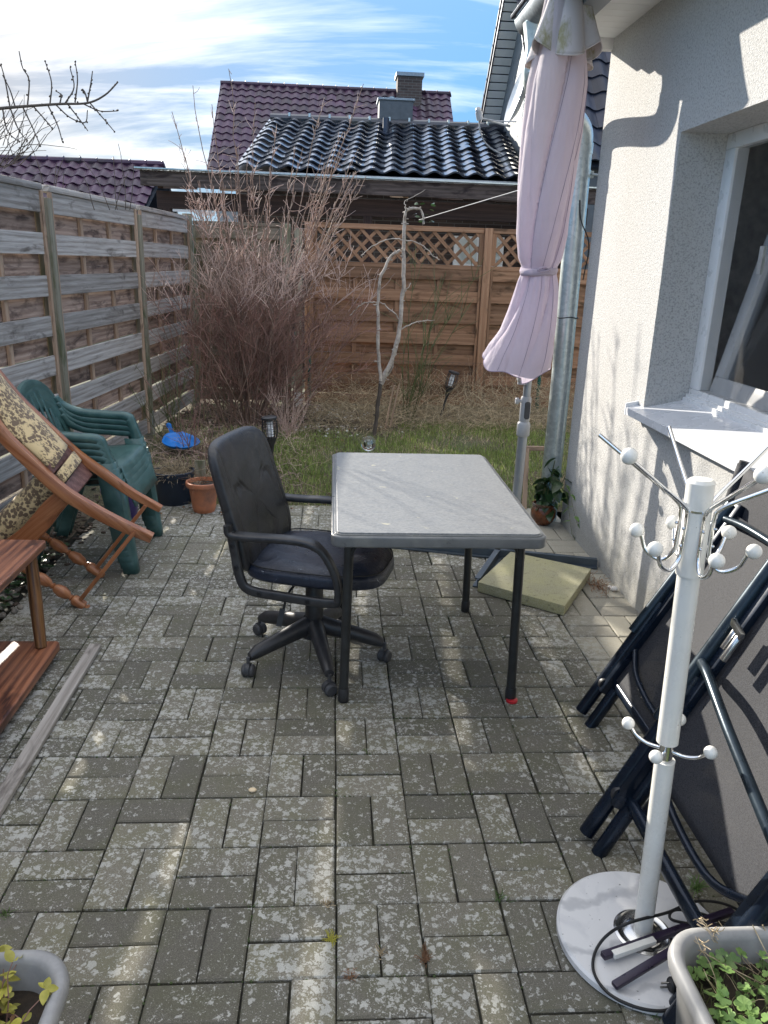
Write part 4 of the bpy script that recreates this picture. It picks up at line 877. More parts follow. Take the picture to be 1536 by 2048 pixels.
# lower carved rail and rolled cushion behind it
lr = rail([(135, 985), (105, 1015), (85, 1040), (55, 1072), (15, 1100), (-60, 1150)], YN + .05, .03, .085); lr.build('seat_rail', M['rose_up'], wc)
rl = bez([AY(x, y, YN + .16) for x, y in [(105, 955), (80, 985), (40, 1025), (0, 1062), (-60, 1110)]], 6)
MB().tube(rl, [.035] + [.062] * (len(rl) - 2) + [.05], 20, flat=1).build('seat_cushion', M['flower'], wc, smooth=80)
def turned(a, b, r=.024):
    a = V(a); b = V(b); Ln = (b - a).length; Mx = V((0, 0, 1)).rotation_difference((b - a).normalized()).to_matrix()
    prof = [(.0, .012), (.02, .018), (.035, .020), (.05, .012), (.06, .013), (.07, .024), (.20, .027), (.235, .022), (.25, .012), (.262, .019), (.274, .012), (.29, .013), (.31, .022), (.40, .030), (.49, .022), (.515, .012), (.53, .019), (.545, .012), (.56, .013), (.585, .022), (.68, .029), (.77, .022), (.79, .012), (.805, .018), (.82, .012), (.85, .02), (.93, .023), (.97, .022), (1, .018)]
    return MB().lathe([(rr * r / .024, z * Ln) for z, rr in prof][:], 14, a, Mx)
for (pa, pb, Y) in (((178, 1218), (40, 1130), YN), ((208, 1152), (72, 1062), YF)):
    a = AY(*pa, Y); b = AY(*pb, Y); d = (a - b)
    turned(a, b, .022).build('turned_leg', M['rose_down'], wc, smooth=45)
for (pa, pb, Y) in (((162, 1198), (272, 1060), YN - .01), ((196, 1132), (292, 1010), YF - .01)):
    plank('stay', AY(*pa, Y), AY(*pb, Y), .018, .028, M['rose'], wc, up=(0, 1, 0), bevel=.004, seg=2)
# ------------------------------------------------------------------ two-tier wooden bench at the left edge
bn = thing('wooden_bench', 'reddish streaked wooden bench with a lower shelf cut off by the left edge', 'bench', (-1.3, 2.3, 0))
def board(x0, x1, ya, yb, z, th, mat, nm): 
    me = MB().prism(rrect(ya - (ya + yb) / 2, -(x1 - x0) / 2, yb - (ya + yb) / 2, (x1 - x0) / 2, .018, 4), th, None, (0, 0, -th / 2)).mesh(nm, bevel=.007, seg=3); me.materials.append(mat)
    inst(nm, me, bn, ((x0 + x1) / 2, (ya + yb) / 2, z - th / 2), Matrix.Rotation(R_(90), 3, 'Z'))
board(-1.60, -1.040, 1.62, 2.752, .065, .035, M['rose_dark'], 'shelf')
board(-1.64, -1.108, 1.55, 2.905, .425, .030, M['rose_dark'], 'seat')
for (xa, ya, xb, yb) in ((-1.095, 2.70, -1.135, 2.80), (-1.10, 1.75, -1.15, 1.66), (-1.54, 2.70, -1.56, 2.80), (-1.54, 1.75, -1.56, 1.66)):
    a, b = V((xa, ya, .064)), V((xb, yb, .398)); Mx = V((1, 0, 0)).rotation_difference((b - a).normalized()).to_matrix()
    me = MB().tube([(0, 0, 0), ((b - a).length * .5, 0, 0), ((b - a).length, 0, 0)], [.021, .0245, .022], 18).mesh('leg'); me.materials.append(M['bench_leg']); inst('leg', me, bn, a, Mx)
for x in (-1.15, -1.5): MB().lathe([(.02, 0), (.024, .01), (.024, .03)], 14, (x, 2.68, 0)).build('foot', M['rose'], bn); MB().lathe([(.02, 0), (.024, .01), (.024, .03)], 14, (x, 1.72, 0)).build('foot', M['rose'], bn)
lt = plank('wooden_lath', (-.930, 2.815, .011), (-.925, 1.72, .011), .046, .018, M['lath'], None, bevel=.002); tag(lt, 'bare grey wooden lath lying on the paving beside the bench', 'lath')
# ------------------------------------------------------------------ parasol
um = thing('parasol', 'closed lilac garden parasol tied with a strap on a grey pole', 'parasol', (.982, 3.88, 0))
cx0 = lambda z: .982 + .022 * (z / 2.6); YU = 3.88
MB().tube([(cx0(.02), YU, .02), (cx0(.72), YU, .72)], .0245, 20).build('lower_pole', M['umb_metal'], um)
MB().tube([(cx0(.70), YU, .70), (cx0(2.9), YU, 2.9)], .0195, 20).build('upper_pole', M['umb_metal'], um)
MB().lathe([(.0255, .66), (.034, .668), (.034, .725), (.030, .735), (.022, .74)], 24, (cx0(.7), YU, 0)).build('collar', M['umb_plastic'], um, smooth=50)
MB().lathe([(.023, .735), (.027, .745), (.027, .86), (.023, .868)], 24, (cx0(.8), YU, 0)).build('tilt_joint', M['umb_plastic'], um)
MB().prism(rrect(-.014, -.045, .014, .045, .012), .006, Matrix(((1, 0, 0), (0, 0, -1), (0, 1, 0))), (cx0(.8) + .004, YU - .0235, .80)).build('joint_inset', M['caster'], um)
for z, r in ((.845, .017), (.965, .022)): MB().lathe([(.008, 0), (.008, .018), (r, .020), (r, .034), (r * .8, .037)], 14, (cx0(z) - .02, YU - .005, z), Matrix.Rotation(R_(-90), 3, 'Y')).build('knob', M['umb_plastic'], um)
MB().tube([(cx0(.97) - .03, YU, .99), (cx0(.97) - .03, YU, .93)], .024, 14).build('crank_case', M['umb_plastic'], um)
def canopy(rows, nth, fn): return MB().grid([[fn(z, 2 * PI * j / nth) for j in range(nth)] for z in rows], True)
def interp(x, T): return float(np.interp(x, [t[0] for t in T], [t[1] for t in T]))
RB = [(.95, .160), (1.05, .152), (1.15, .134), (1.30, .108), (1.42, .088), (1.468, .080), (1.50, .080), (1.54, .094), (1.65, .112), (1.85, .122), (2.1, .130), (2.3, .126), (2.45, .104), (2.75, .062), (2.9, .05)]
def cloth(z, a):
    r = interp(z, RB); k = 5
    ph = a * k - 5.5 * (z - 1.48) + .7 * math.sin(a * 2 + 1) + .5 * math.sin(z * 3)
    fold = (abs(math.sin(ph / 2)) ** .38 - .7)
    lo_ = min(1, max(0, (1.44 - z) / .3))
    amp = (.42 * (1 - lo_) + .09 * lo_) * min(1, abs(z - 1.483) / .07 + .25)
    big_ = abs(math.sin(a * 1.5 + .55 * (z - 1.5) + .4)) ** .5 - .7
    r2 = r * (1 + amp * fold + (.05 + .11 * min(1, abs(z - 1.483) * 4)) * big_ + .05 * math.sin(a * 2 + z * 2.2) + .012 * mnoise.noise(V((a * 6, z * 9, 4))) + .03 * math.sin(a * 23 + z * 3) * max(0, 1 - abs(z - 1.40) / .12))
    ox = -.062 * max(0, (1.40 - z) / .45) ** 1.2 + .004 * math.sin(z * 6) ; zz_ = z
    if z < 1.2: zz_ = z + (1.2 - z) / .25 * (.012 * math.sin(a * 5) + .075 * (1 + math.sin(a + .35)) / 1.0 + .005) 
    if z < 1.2 and math.cos(a - 3.3) > .2: zz_ += .03 * (1.2 - z) / .25
    return V((cx0(z) + ox + r2 * math.cos(a) * 1.0, YU + r2 * math.sin(a) * .92, zz_))
canopy(np.concatenate([np.linspace(.955, 1.44, 34), np.linspace(1.45, 1.52, 8), np.linspace(1.54, 2.85, 60)]), 150, cloth).build('canopy', M['parasol'], um, smooth=75)
for a0 in (-2.35, -1.62, -.95):                       # seams where the cloth panels meet
    MB().tube([cloth(z, a0 + (1.1 * (z - 1.5) if z > 1.5 else .15 * (z - 1.5))) + V((0, -.0012, 0)) for z in list(np.linspace(.96, 1.46, 24)) + list(np.linspace(1.50, 2.5, 44))], .0013, 4, False).build('seam', M['seam'], um)
MB().tube([cloth(.955, 2 * PI * j / 150) for j in range(151)], .0022, 5, False).build('hem', M['seam'], um)
sp_ = [V((cx0(1.483) + .0 + .087 * math.cos(a), YU + .080 * math.sin(a), 1.483 + .010 * math.sin(a + .6))) for a in np.linspace(0, 2 * PI, 40)]
MB().grid([[p + V((0, 0, -.017)) for p in sp_], [p * 1 + V((.0, 0, 0)) + (p - V((cx0(1.48), YU, p.z))) * .05 for p in sp_], [p + V((0, 0, .017)) for p in sp_]]).build('tie_strap', M['parasol'], um, thick=.003, smooth=60)
MB().tube(bez([(1.03, 3.80, 1.482), (1.0, 3.788, 1.50), (.965, 3.79, 1.488), (.985, 3.785, 1.478), (1.02, 3.79, 1.487)], 5), .006, 6, flat=.5).build('strap_knot', M['parasol'], um)
def cap(z, a):
    t = (2.78 - z) / .42; r = .058 + .098 * t ** 1.15; ph = a * 6 + .5 * math.sin(a * 2)
    r *= 1 + (.08 + .36 * t) * (abs(math.sin(ph / 2)) ** .8 - .6)
    z2 = z - t ** 2 * (.075 * (abs(math.sin(a * 1.5 + .9))) - .05) * 1.3
    return V((cx0(2.5) + .015 + r * math.cos(a), YU + r * math.sin(a), z2))
canopy(np.linspace(2.40, 2.86, 26), 140, cap).build('vent_cap', M['parasol_cap'], um, thick=.003, smooth=75)
hem = [cap(2.40, 2 * PI * j / 140) for j in range(141)]; MB().tube(hem, .0035, 5, False).build('hem', M['parasol_cap'], um)
# crossed steel foot of the parasol, with a loose concrete slab on it
an = R_(-16)
def angle_iron(a, b, nm):
    a = V(a); b = V(b); MB().bar(a + V((0, 0, .004)), b + V((0, 0, .004)), .05, .006).bar(a + V((0, 0, .022)), b + V((0, 0, .022)), .006, .044).bar(a + V((0, 0, .044)) + V((.0, .012, 0)), b + V((0, .012, .044)), .028, .005).build(nm, M['anthra'], um)
angle_iron((.22, 4.02, 0), (1.40, 3.70, 0), 'foot_bar'); angle_iron((.715, 3.43, 0), (1.10, 4.28, 0), 'foot_bar')
MB().lathe([(.05, 0), (.05, .01), (.03, .012), (.03, .07)], 20, (.982, 3.88, .03)).build('socket', M['anthra'], um)
c4 = [V(p) for p in ((.705, 3.375, 0), (1.052, 3.108, 0), (1.318, 3.555, 0), (.955, 3.79, 0))]
tag(MB().add([p + V((0, 0, .004)) for p in c4] + [p + V((0, 0, .054)) for p in c4], [(3, 2, 1, 0), (4, 5, 6, 7), (0, 1, 5, 4), (1, 2, 6, 5), (2, 3, 7, 6), (3, 0, 4, 7)]).build('concrete_slab', M['slab'], bevel=.004, seg=2), 'square yellowish concrete slab lying on the parasol foot', 'slab')
# ------------------------------------------------------------------ coat stand
CS = V((.736, 1.368, 0)); cs = thing('coat_stand', 'white coat stand with chrome hooks on a round marble foot', 'coat stand', CS)
cax = lambda z: V((.736 - .037 * (z - .03) / 1.09, 1.368, z))
MB().lathe([(.180, .0), (.196, .006), (.196, .020), (.190, .026), (.04, .026), (.001, .026)], 96, CS).build('marble_base', M['marble'], cs, smooth=30)
MB().lathe([(.066, .0262), (.066, .029), (.060, .032), (.056, .029), (.045, .028), (.040, .032), (.030, .034), (.024, .036)], 48, CS).build('base_ring', M['chrome_dull'], cs)
def ctube(za, zb_, r, nm, m): MB().tube([cax(za), cax(zb_)], r, 32).build(nm, m, cs)
ctube(.03, .50, .0213, 'pole', M['white_lacquer']); ctube(.495, .56, .0145, 'joint', M['chrome_dull']); ctube(.545, .99, .0225, 'pole', M['white_lacquer']); ctube(.98, 1.085, .0245, 'sleeve', M['white_lacquer'])
ctube(1.04, 1.068, .0195, 'chrome_band', M['chrome'])
ctube(.93, 1.062, .0262, 'sleeve', M['white_lacquer'])
MB().tube([cax(1.066), cax(1.118), cax(1.124)], [.0262, .0262, .021], 32).build('top_cap', M['white_lacquer'], cs)
ctube(1.0625, 1.0665, .0268, 'chrome_band', M['chrome'])
for k in range(6):
    a = R_(27 + 60 * k); u = V((math.cos(a), math.sin(a), 0)); c = cax(1.0)
    lo = bez([c + u * .098 + V((0, 0, -.008)), c + u * .085 + V((0, 0, -.038)), c + u * .055 + V((0, 0, -.052)), c + u * .034 + V((0, 0, -.03)), c + u * .031 + V((0, 0, .01)), c + u * .031 + V((0, 0, .05)), c + u * .043 + V((0, 0, .075)), c + u * .12 + V((0, 0, .126)), c + u * .205 + V((0, 0, .182))], 7)
    hk = MB().tube(lo, .0042, 12).build('hook', M['chrome'], cs)
    MB().ball(c + u * .108 + V((0, 0, .0)), .0148, 20).build('knob', M['white_lacquer'], hk)
    if k in (3, 4, 5): MB().ball(c + u * .212 + V((0, 0, .189)), .0150, 20).build('knob', M['white_lacquer'], hk)
    for dz in (-.005, .03): MB().ball(c + u * .036 + V((0, 0, dz)), .0035, 8).build('screw', M['chrome_dull'], hk)
for k in range(4):
    a = R_(51 + 90 * k); u = V((math.cos(a), math.sin(a), 0)); c = cax(.525)
    hk = MB().tube(bez([c + u * .010, c + u * .04 + V((0, 0, -.001)), c + u * .065 + V((0, 0, .008)), c + u * .08 + V((0, 0, .024))], 6), .0042, 12).build('hook', M['chrome'], cs)
    MB().ball(c + u * .086 + V((0, 0, .030)), .0140, 20).build('knob', M['white_lacquer'], hk)
# ------------------------------------------------------------------ folded garden chairs leaning at the wall
def recliner(foot, vdir, wd, Ln, label, f0=.29):
    """folding chair stood on its feet: rails run up vdir, width runs to -y"""
    F = V(foot); v = V(vdir).normalized(); u = V((0, -1, 0)); n = u.cross(v).normalized(); n = n if n.x < 0 else -n     # n points to the patio
    t = thing('folding_chair', label, 'chair', F, 'folded garden chairs leaning at the house wall'); nv = M['navy']
    pt = lambda a, b, c=0: F + u * a + v * b + n * c
    for a in (0, wd):
        s = 1 if a == 0 else -1
        MB().tube([pt(a, 0.02, .018), pt(a, Ln * .55, .018)], .0215, 16).build('leg', M['navy'], t)
        MB().tube([pt(a + .045 * s, -.0, -.016), pt(a + .03 * s, Ln * .62, -.02)], .0205, 16).build('leg', M['navy'], t)
        MB().bar(pt(a + .012 * s, Ln * .14, .004), pt(a + .012 * s, Ln, -.004), .062, .05, tuple(n)).build('side_rail', nv, t, bevel=.008)
        MB().tube([pt(a - .004 * s, Ln * .40, .035), pt(a - .004 * s, Ln * .985, .020)], .0185, 16).build('arm_tube', M['navy2'], t)
        MB().lathe([(.004, -.014), (.026, -.014), (.028, -.008), (.028, .008), (.026, .014), (.004, .014)], 20, pt(a + .008 * s, Ln * .17, .01), V((0, 0, 1)).rotation_difference(u).to_matrix()).build('hinge', M['black_plastic'], t)
        for b in (.17, .22, .5): MB().ball(pt(a - .008 * s, Ln * b, .034), .0048, 8).build('rivet', M['chrome'], t)
    P = []
    for i in range(28):
        b = Ln * (f0 + (.96 - f0) * i / 27); P.append([pt(.028 + (wd - .056) * k / 14, b, .006 - .018 * math.sin(PI * k / 14) * math.sin(PI * i / 27)) for k in range(15)])
    MB().grid(P).build('fabric', M['mesh'], t, thick=.0015, smooth=80)
    MB().tube(bez([pt(.02, Ln * .93, .02), pt(wd * .3, Ln * .945, .035), pt(wd * .7, Ln * .945, .035), pt(wd - .02, Ln * .93, .02)], 5), .0115, 14).build('crossbar', M['navy2'], t)
    MB().tube(bez([pt(.02, Ln * .36, .012), pt(wd * .28, Ln * .29, .02), pt(wd * .72, Ln * .27, .02), pt(wd - .02, Ln * .33, .012)], 6), .010, 12).build('stretcher', nv, t)
    MB().tube([pt(.03, .178, -.008), pt(wd - .03, .178, -.008)], .0165, 16, flat=1.25).build('stretcher', nv, t)
    return t, pt
recliner((.885, 2.30, 0), (.43, 0, .79), .56, .90, 'middle folded chair of black mesh whose feet stand on the paving near the concrete slab', .20)
t2, pt = recliner((.715, 1.70, 0), (.385, 0, .79), .56, 1.02, 'nearest folded chair with navy frame standing behind the white coat stand')
MB().tube(bez([pt(.02, .60, .045), pt(.10, .595, .065), pt(.28, .55, .08), pt(.54, .47, .07)], 6), .0125, 14).build('armrest', M['navy2'], t2)
MB().tube([pt(.055, .735, .045), pt(.055, .665, .045)], .009, 10).tube([pt(.085, .715, .05), pt(.085, .645, .05)], .009, 10).bar(pt(.04, .735, .055), pt(.10, .72, .055), .012, .02, (0, 0, 1)).build('bracket', M['chrome_dull'], t2, bevel=.001)
lc = thing('folding_chair', 'dark mesh folded chair furthest back against the wall with its fabric sleeve sticking up', 'chair', (1.28, 2.3, 0), 'folded garden chairs leaning at the house wall')
Fp = V((1.18, 2.37, 0)); vv = V((.17, 0, .93)).normalized()
MB().tube([Fp, Fp + vv * .93], .0165, 16).build('side_rail', M['black_plastic'], lc); MB().tube([Fp + V((0, -.56, 0)), Fp + vv * .93 + V((0, -.56, 0))], .0165, 16).build('side_rail', M['black_plastic'], lc)
P = []
for i in range(20):
    b = .12 + .80 * i / 19; row = [Fp + vv * b + V((.019 * math.cos(a), .019 * math.sin(a), 0)) for a in np.linspace(PI * 1.5, PI * .6, 8)]
    row = [Fp + vv * b + V((-.0195 * math.sin(a), .0195 * math.cos(a), 0)) for a in np.linspace(-PI * .7, PI * 1.0, 12)]
    row += [Fp + vv * b + V((-.012, -.04 - .5 * k / 8, -.01 * math.sin(PI * k / 8))) for k in range(9)]
    P.append(row)
MB().grid(P).build('fabric', M['mesh'], lc, thick=.001, smooth=80)
# ------------------------------------------------------------------ things on the marble foot
cb = bez([(.93, 1.33, .02), (.87, 1.38, .05), (.80, 1.40, .075), (.79, 1.37, .07), (.86, 1.33, .06), (.94, 1.30, .05), (.97, 1.36, .02), (.90, 1.40, .03), (.80, 1.395, .07), (.735, 1.365, .085), (.67, 1.335, .05), (.615, 1.295, .034), (.60, 1.24, .031), (.63, 1.195, .031), (.68, 1.185, .031), (.73, 1.20, .031), (.755, 1.225, .036)], 8)
cb = bez([G(1530, 1860, .01), G(1470, 1855, .03), G(1405, 1828, .05), G(1350, 1820, .05), G(1345, 1840, .05), G(1420, 1850, .05), G(1490, 1835, .03), G(1450, 1808, .05), G(1390, 1803, .06), G(1335, 1825, .08), G(1260, 1845, .10), G(1215, 1870, .06), G(1190, 1905, .033), G(1188, 1945, .031), G(1215, 1985, .031), G(1265, 2012, .031), G(1320, 2022, .031), G(1358, 2010, .031), G(1395, 1985, .031)], 8)
cbl = MB().tube(cb, .0034, 8).build('power_cable', M['rubber']); tag(cbl, 'looping black power cable lying over the marble foot', 'cable')
pc = G(1338, 1970, .04); MB().lathe([(.013, 0), (.016, .004), (.016, .02), (.010, .032), (.005, .04)], 14, pc, Matrix.Rotation(R_(90), 3, 'Y')).build('plug', M['rubber'], cbl)
for dz in (.006, -.006): MB().tube([pc + V((0, 0, dz)), pc + V((-.019, .0, dz))], .0022, 8).build('plug_pin', M['chrome_dull'], cbl)
def stick(a, b, wd, h, m, tip=None):
    o = MB().bar(a, b, wd, h).build('lamp_bar', m, bevel=.003); 
    if tip: MB().bar(tip[0], tip[1], wd * .9, h * .95).build('cover', M['white_lacquer'], o, bevel=.002)
    return o
a, b = G(1205, 1912, .045), G(1465, 1822, .045)
s1 = stick(a, b, .017, .014, M['dark_violet'], (a.lerp(b, .055) + V((.004, -.006, .002)), a.lerp(b, .36) + V((.004, -.006, .002)))); tag(s1, 'dark plastic bar with a cream white cover lying on the marble foot', 'plastic bar')
a, b = G(1228, 1972, .04), G(1430, 1850, .075)
s2 = stick(a, b, .018, .012, M['dark_violet']); tag(s2, 'plain dark violet plastic bar lying lower on the marble foot', 'plastic bar')
# ------------------------------------------------------------------ plants and small things
def strands(polys, radii, nm, mat, parent=None, n=3, kind=None):
    mb = MB()
    for p, r in zip(polys, radii): mb.tube(p, r, n, False)
    o = mb.build(nm, mat, parent, smooth=80)
    if kind: o['kind'] = kind
    return o
def rv(s=1): return V((random.gauss(0, s), random.gauss(0, s), random.gauss(0, s)))
def branch(a, d, Ln, r0, r1, nseg=6, wig=.12, grav=0.0):
    p = V(a); d = V(d).normalized(); pts = [p.copy()]
    for k in range(nseg):
        d = (d + rv(wig) + V((0, 0, grav))).normalized(); p = p + d * (Ln / nseg); pts.append(p.copy())
    return pts, [r0 + (r1 - r0) * k / nseg for k in range(nseg + 1)]
M['bush_stem'] = flat('brown_bush_stem', (.24, .16, .12), .75, 0, .35, 5, .1)
# the big bare bush
bs = thing('bare_bush', 'big leafless bush of dense reddish brown twigs in front of the grey back fence', 'bush', (-.78, 7.15, 0))
stems, twl, twp = [], [], []
for i in range(90):
    a = random.uniform(0, 2 * PI); rr = abs(random.gauss(0, .16)); c = V((-.78 + rr * math.cos(a) * 1.3, 7.15 + rr * math.sin(a), -.03))
    lean = random.uniform(.08, .78); dirx = math.cos(a) * lean * (.55 if math.cos(a) < 0 else 1) + random.gauss(.12, .16); d = V((dirx, math.sin(a) * lean * .7, 1))
    Ln = random.uniform(.95, 1.72) * (1 if i > 6 else 1.2)
    p, r = branch(c, d, Ln, random.uniform(.004, .008), .0018, 11, .10, .015); stems.append((p, r))
    for k in range(random.randint(15, 20)):
        t = random.uniform(.05, 1) ** .62 * .97; q_ = p[min(int(t * 11), 10)].lerp(p[min(int(t * 11) + 1, 11)], (t * 11) % 1); dd = (p[min(int(t * 11) + 1, 11)] - p[int(t * 11)]).normalized()
        side = rv(1); side -= dd * side.dot(dd); side.normalize()
        L2 = random.uniform(.12, .48) * (1.1 - .4 * t); pp, r2 = branch(q_, dd * .9 + side * .8 + V((0, 0, .12)), L2, .0032, .0018, 5, .12, .04)
        (twp if pp[-1].z > 1.25 else twl).append((pp, r2))
        for m_ in range(random.randint(1, 3)):
            s0 = random.randint(1, 4); sd = rv(1).normalized(); p3, r3 = branch(pp[s0], (pp[s0] - pp[s0 - 1]).normalized() + sd * .8, random.uniform(.06, .22), .0022, .0013, 3, .15, .03)
            (twp if p3[-1].z > 1.25 else twl).append((p3, r3))
for (px, py) in ((470, 140), (392, 175), (515, 205), (655, 205), (735, 170), (430, 215), (560, 260), (352, 225), (690, 260), (610, 150 + 150)) + tuple((random.uniform(372, 745), random.uniform(290, 440)) for _ in range(44)):   # long shoots
    e = AY(px, py, 7.1); b = V((-.78 + (e.x + .78) * .12, 7.1, .5)); pts = [b.lerp(e, t) + V((math.sin(t * 5) * .03, 0, 0)) + rv(.008) for t in np.linspace(0, 1, 16)]
    stems.append((pts, list(np.linspace(.008, .0026, 16))))
    for k in range(26 if py < 265 else 14):
        t = random.uniform(.35, .99); q_ = b.lerp(e, t) + V((math.sin(t * 5) * .03, 0, 0)); twp.append(branch(q_, (e - b).normalized() + rv(.55), random.uniform(.06, .26) * (1.25 - t * .8), .0030, .0018, 4, .15, .02))
for (L_, nm, mt, nn) in ((stems, 'stems', 'bush_stem', 5), (twl, 'lower_twigs', 'twig', 3), (twp, 'upper_twigs', 'twig_pale', 3)): strands([x[0] for x in L_], [x[1] for x in L_], nm, M[mt], bs, nn)  # sunlight put into the paler colour of the upper twigs
# young tree with two bent silver limbs
yt = thing('young_tree', 'young bare tree with two bent silver grey limbs in the middle of the lawn', 'tree', (.38, 6.85, 0))
Yt = 6.85; tp = lambda pts: bez([AY(x, y, Yt + (0 if len(z) == 0 else z[0])) for x, y, *z in pts], 5)
def limb(px, r0, r1, nm='limb', mat='bark_white', nubs=8):
    p = [q_ + V((.012 * mnoise.noise(V((k * .55, r0 * 900, 1))), .02 * mnoise.noise(V((k * .5, 4, r0 * 900))), .008 * mnoise.noise(V((k * .7, 8, 2))))) for k, q_ in enumerate(tp(px))]; r = [x_ * (1 + .28 * mnoise.noise(V((k * 1.3, x_ * 50, 3)))) for k, x_ in enumerate(np.linspace(r0, r1, len(p)))]; mb = MB().tube(p, r, 9)
    for k in range(nubs):
        i = random.randint(2, len(p) - 2); mb.tube(branch(p[i], rv(1) + V((0, 0, .3)), random.uniform(.02, .05), r[i] * .45, r[i] * .3, 3, .3)[0], [r[i] * .45, r[i] * .4, r[i] * .45, r[i] * .35], 5)
    return mb.build(nm, M[mat], yt, smooth=70)
limb([(747, 876), (752, 840), (757, 800), (762, 760)], .019, .017, 'trunk', 'twig_dark', 3)
limb([(762, 762), (757, 700), (755, 640), (757, 590), (764, 550), (782, 513), (800, 500)], .016, .011, nubs=16)
limb([(762, 768), (785, 715), (797, 670), (804, 600), (808, 540), (808, 480), (810, 430), (820, 418), (842, 420), (848, 448)], .022, .009, nubs=18)
limb([(757, 605), (735, 605), (718, 612), (700, 632)], .006, .004, nubs=5)
limb([(800, 640), (780, 618), (760, 604)], .006, .005, nubs=2)
limb([(803, 592), (815, 575), (824, 566)], .005, .003, nubs=1)
limb([(800, 660), (830, 645), (870, 640)], .006, .003, nubs=4)
limb([(810, 480), (840, 488), (868, 512), (878, 520)], .005, .003, nubs=8)
limb([(812, 430), (810, 412), (812, 402), (850, 380)], .005, .002, nubs=2)
limb([(808, 480), (780, 478), (745, 492), (722, 512)], .006, .003, nubs=3)
limb([(762, 768), (782, 740), (790, 700), (800, 655)], .008, .006, nubs=4)
for x, y in ((770, 860), (780, 855)): plank('stake', AY(x, y, Yt + .1), AY(x + random.choice((4, 18)), 770, Yt + .1), .014, .014, M['wfb'], yt, up=(0, 1, 0))
def leaf_mesh(nm, Lf, Wf, mat, bend=.2, fold=.15, lobes=0):
    mb = MB(); n_ = 7; P = []
    for i in range(n_ + 1):
        t = i / n_; w_ = Wf / 2 * math.sin(PI * t ** .8) ** .85 * (1 + (.3 * math.sin(t * PI * lobes) if lobes else 0)); z = -bend * Lf * t * t
        P.append([V((Lf * t, -w_, z + fold * w_)), V((Lf * t, 0, z)), V((Lf * t, w_, z + fold * w_))])
    me = mb.grid(P).mesh(nm, smooth=80); me.materials.append(mat); return me
def fan_mesh(nm, r, mat):                              # scalloped round leaf like a cranesbill
    mb = MB(); k = 30; ring = []
    for j in range(k): a = 2 * PI * j / k * .92 + .25; q_ = r * (.72 + .28 * abs(math.sin(j * PI / k * 5 * 1.0)) ** .6); ring.append(V((q_ * math.cos(a), q_ * math.sin(a), .18 * q_ + .03 * r * math.sin(j * 2.1))))
    mid = [p * .5 + V((0, 0, -.02 * r)) for p in ring]
    mb.add([V((0, 0, 0))] + mid + ring, [(0, 1 + j, 1 + j + 1) for j in range(k - 1)] + [(1 + j, 1 + k + j, 1 + k + j + 1, 1 + j + 1) for j in range(k - 1)])
    me = mb.mesh(nm, smooth=80); me.materials.append(mat); return me
lv = leaf_mesh('leaf', .05, .028, M['leaf_dark'])
for k in range(12): inst('leaf', lv, yt, AY(random.uniform(828, 866), random.uniform(405, 450), Yt + random.uniform(-.05, .05)), Matrix.Rotation(random.uniform(0, 6), 3, 'Z') @ Matrix.Rotation(random.uniform(-1, 1), 3, 'X'))
# green-stemmed broom-like shrub behind
def shrub(name, label, root, n_, h, spread, mat, r=.003, side=8, tw=.25, leanx=0, cat='shrub'):
    t = thing(name, label, cat, root); A = []
    for i in range(n_):
        d = V((random.gauss(leanx, spread), random.gauss(0, spread), 1)); p, rr = branch(V(root) + V((random.gauss(0, .03), random.gauss(0, .03), -.02)), d, h * random.uniform(.55, 1.05), r, r * .4, 8, .08, .02); A.append((p, rr))
        for k in range(side):
            j = random.randint(1, 7); A.append(branch(p[j], (p[j + 1] - p[j]).normalized() * .8 + rv(.45) + V((0, 0, .25)), random.uniform(.3, 1) * tw, r * .55, r * .3, 4, .12, .03))
    strands([x[0] for x in A], [x[1] for x in A], 'stems', M[mat], t, 4); return t
shrub('green_shrub', 'thin green stemmed shrub leaning right in front of the brown fence', (.72, 7.5, 0), 9, 1.7, .12, 'twig_green', .0055, 9, .55, .17)
shrub('small_shrub', 'sparse green stemmed shrub beside the last post of the left fence', (-1.30, 6.35, 0), 12, .85, .22, 'twig_green', .0042, 7, .25, -.05)
shrub('small_shrub', 'thin brown twiggy shrub standing between the blue dish and the fence corner', (-1.12, 6.0, 0), 7, .75, .18, 'twig', .0036, 6, .22, .02)
shrub('small_shrub', 'dry reddish twigs standing behind the terracotta pot', (-.92, 5.25, 0), 7, .50, .2, 'twig', .003, 6, .16)
shrub('small_shrub', 'low dry twiggy clump at the right foot of the bare bush', (-.38, 6.75, 0), 26, .55, .38, 'twig_pale', .0026, 5, .2)
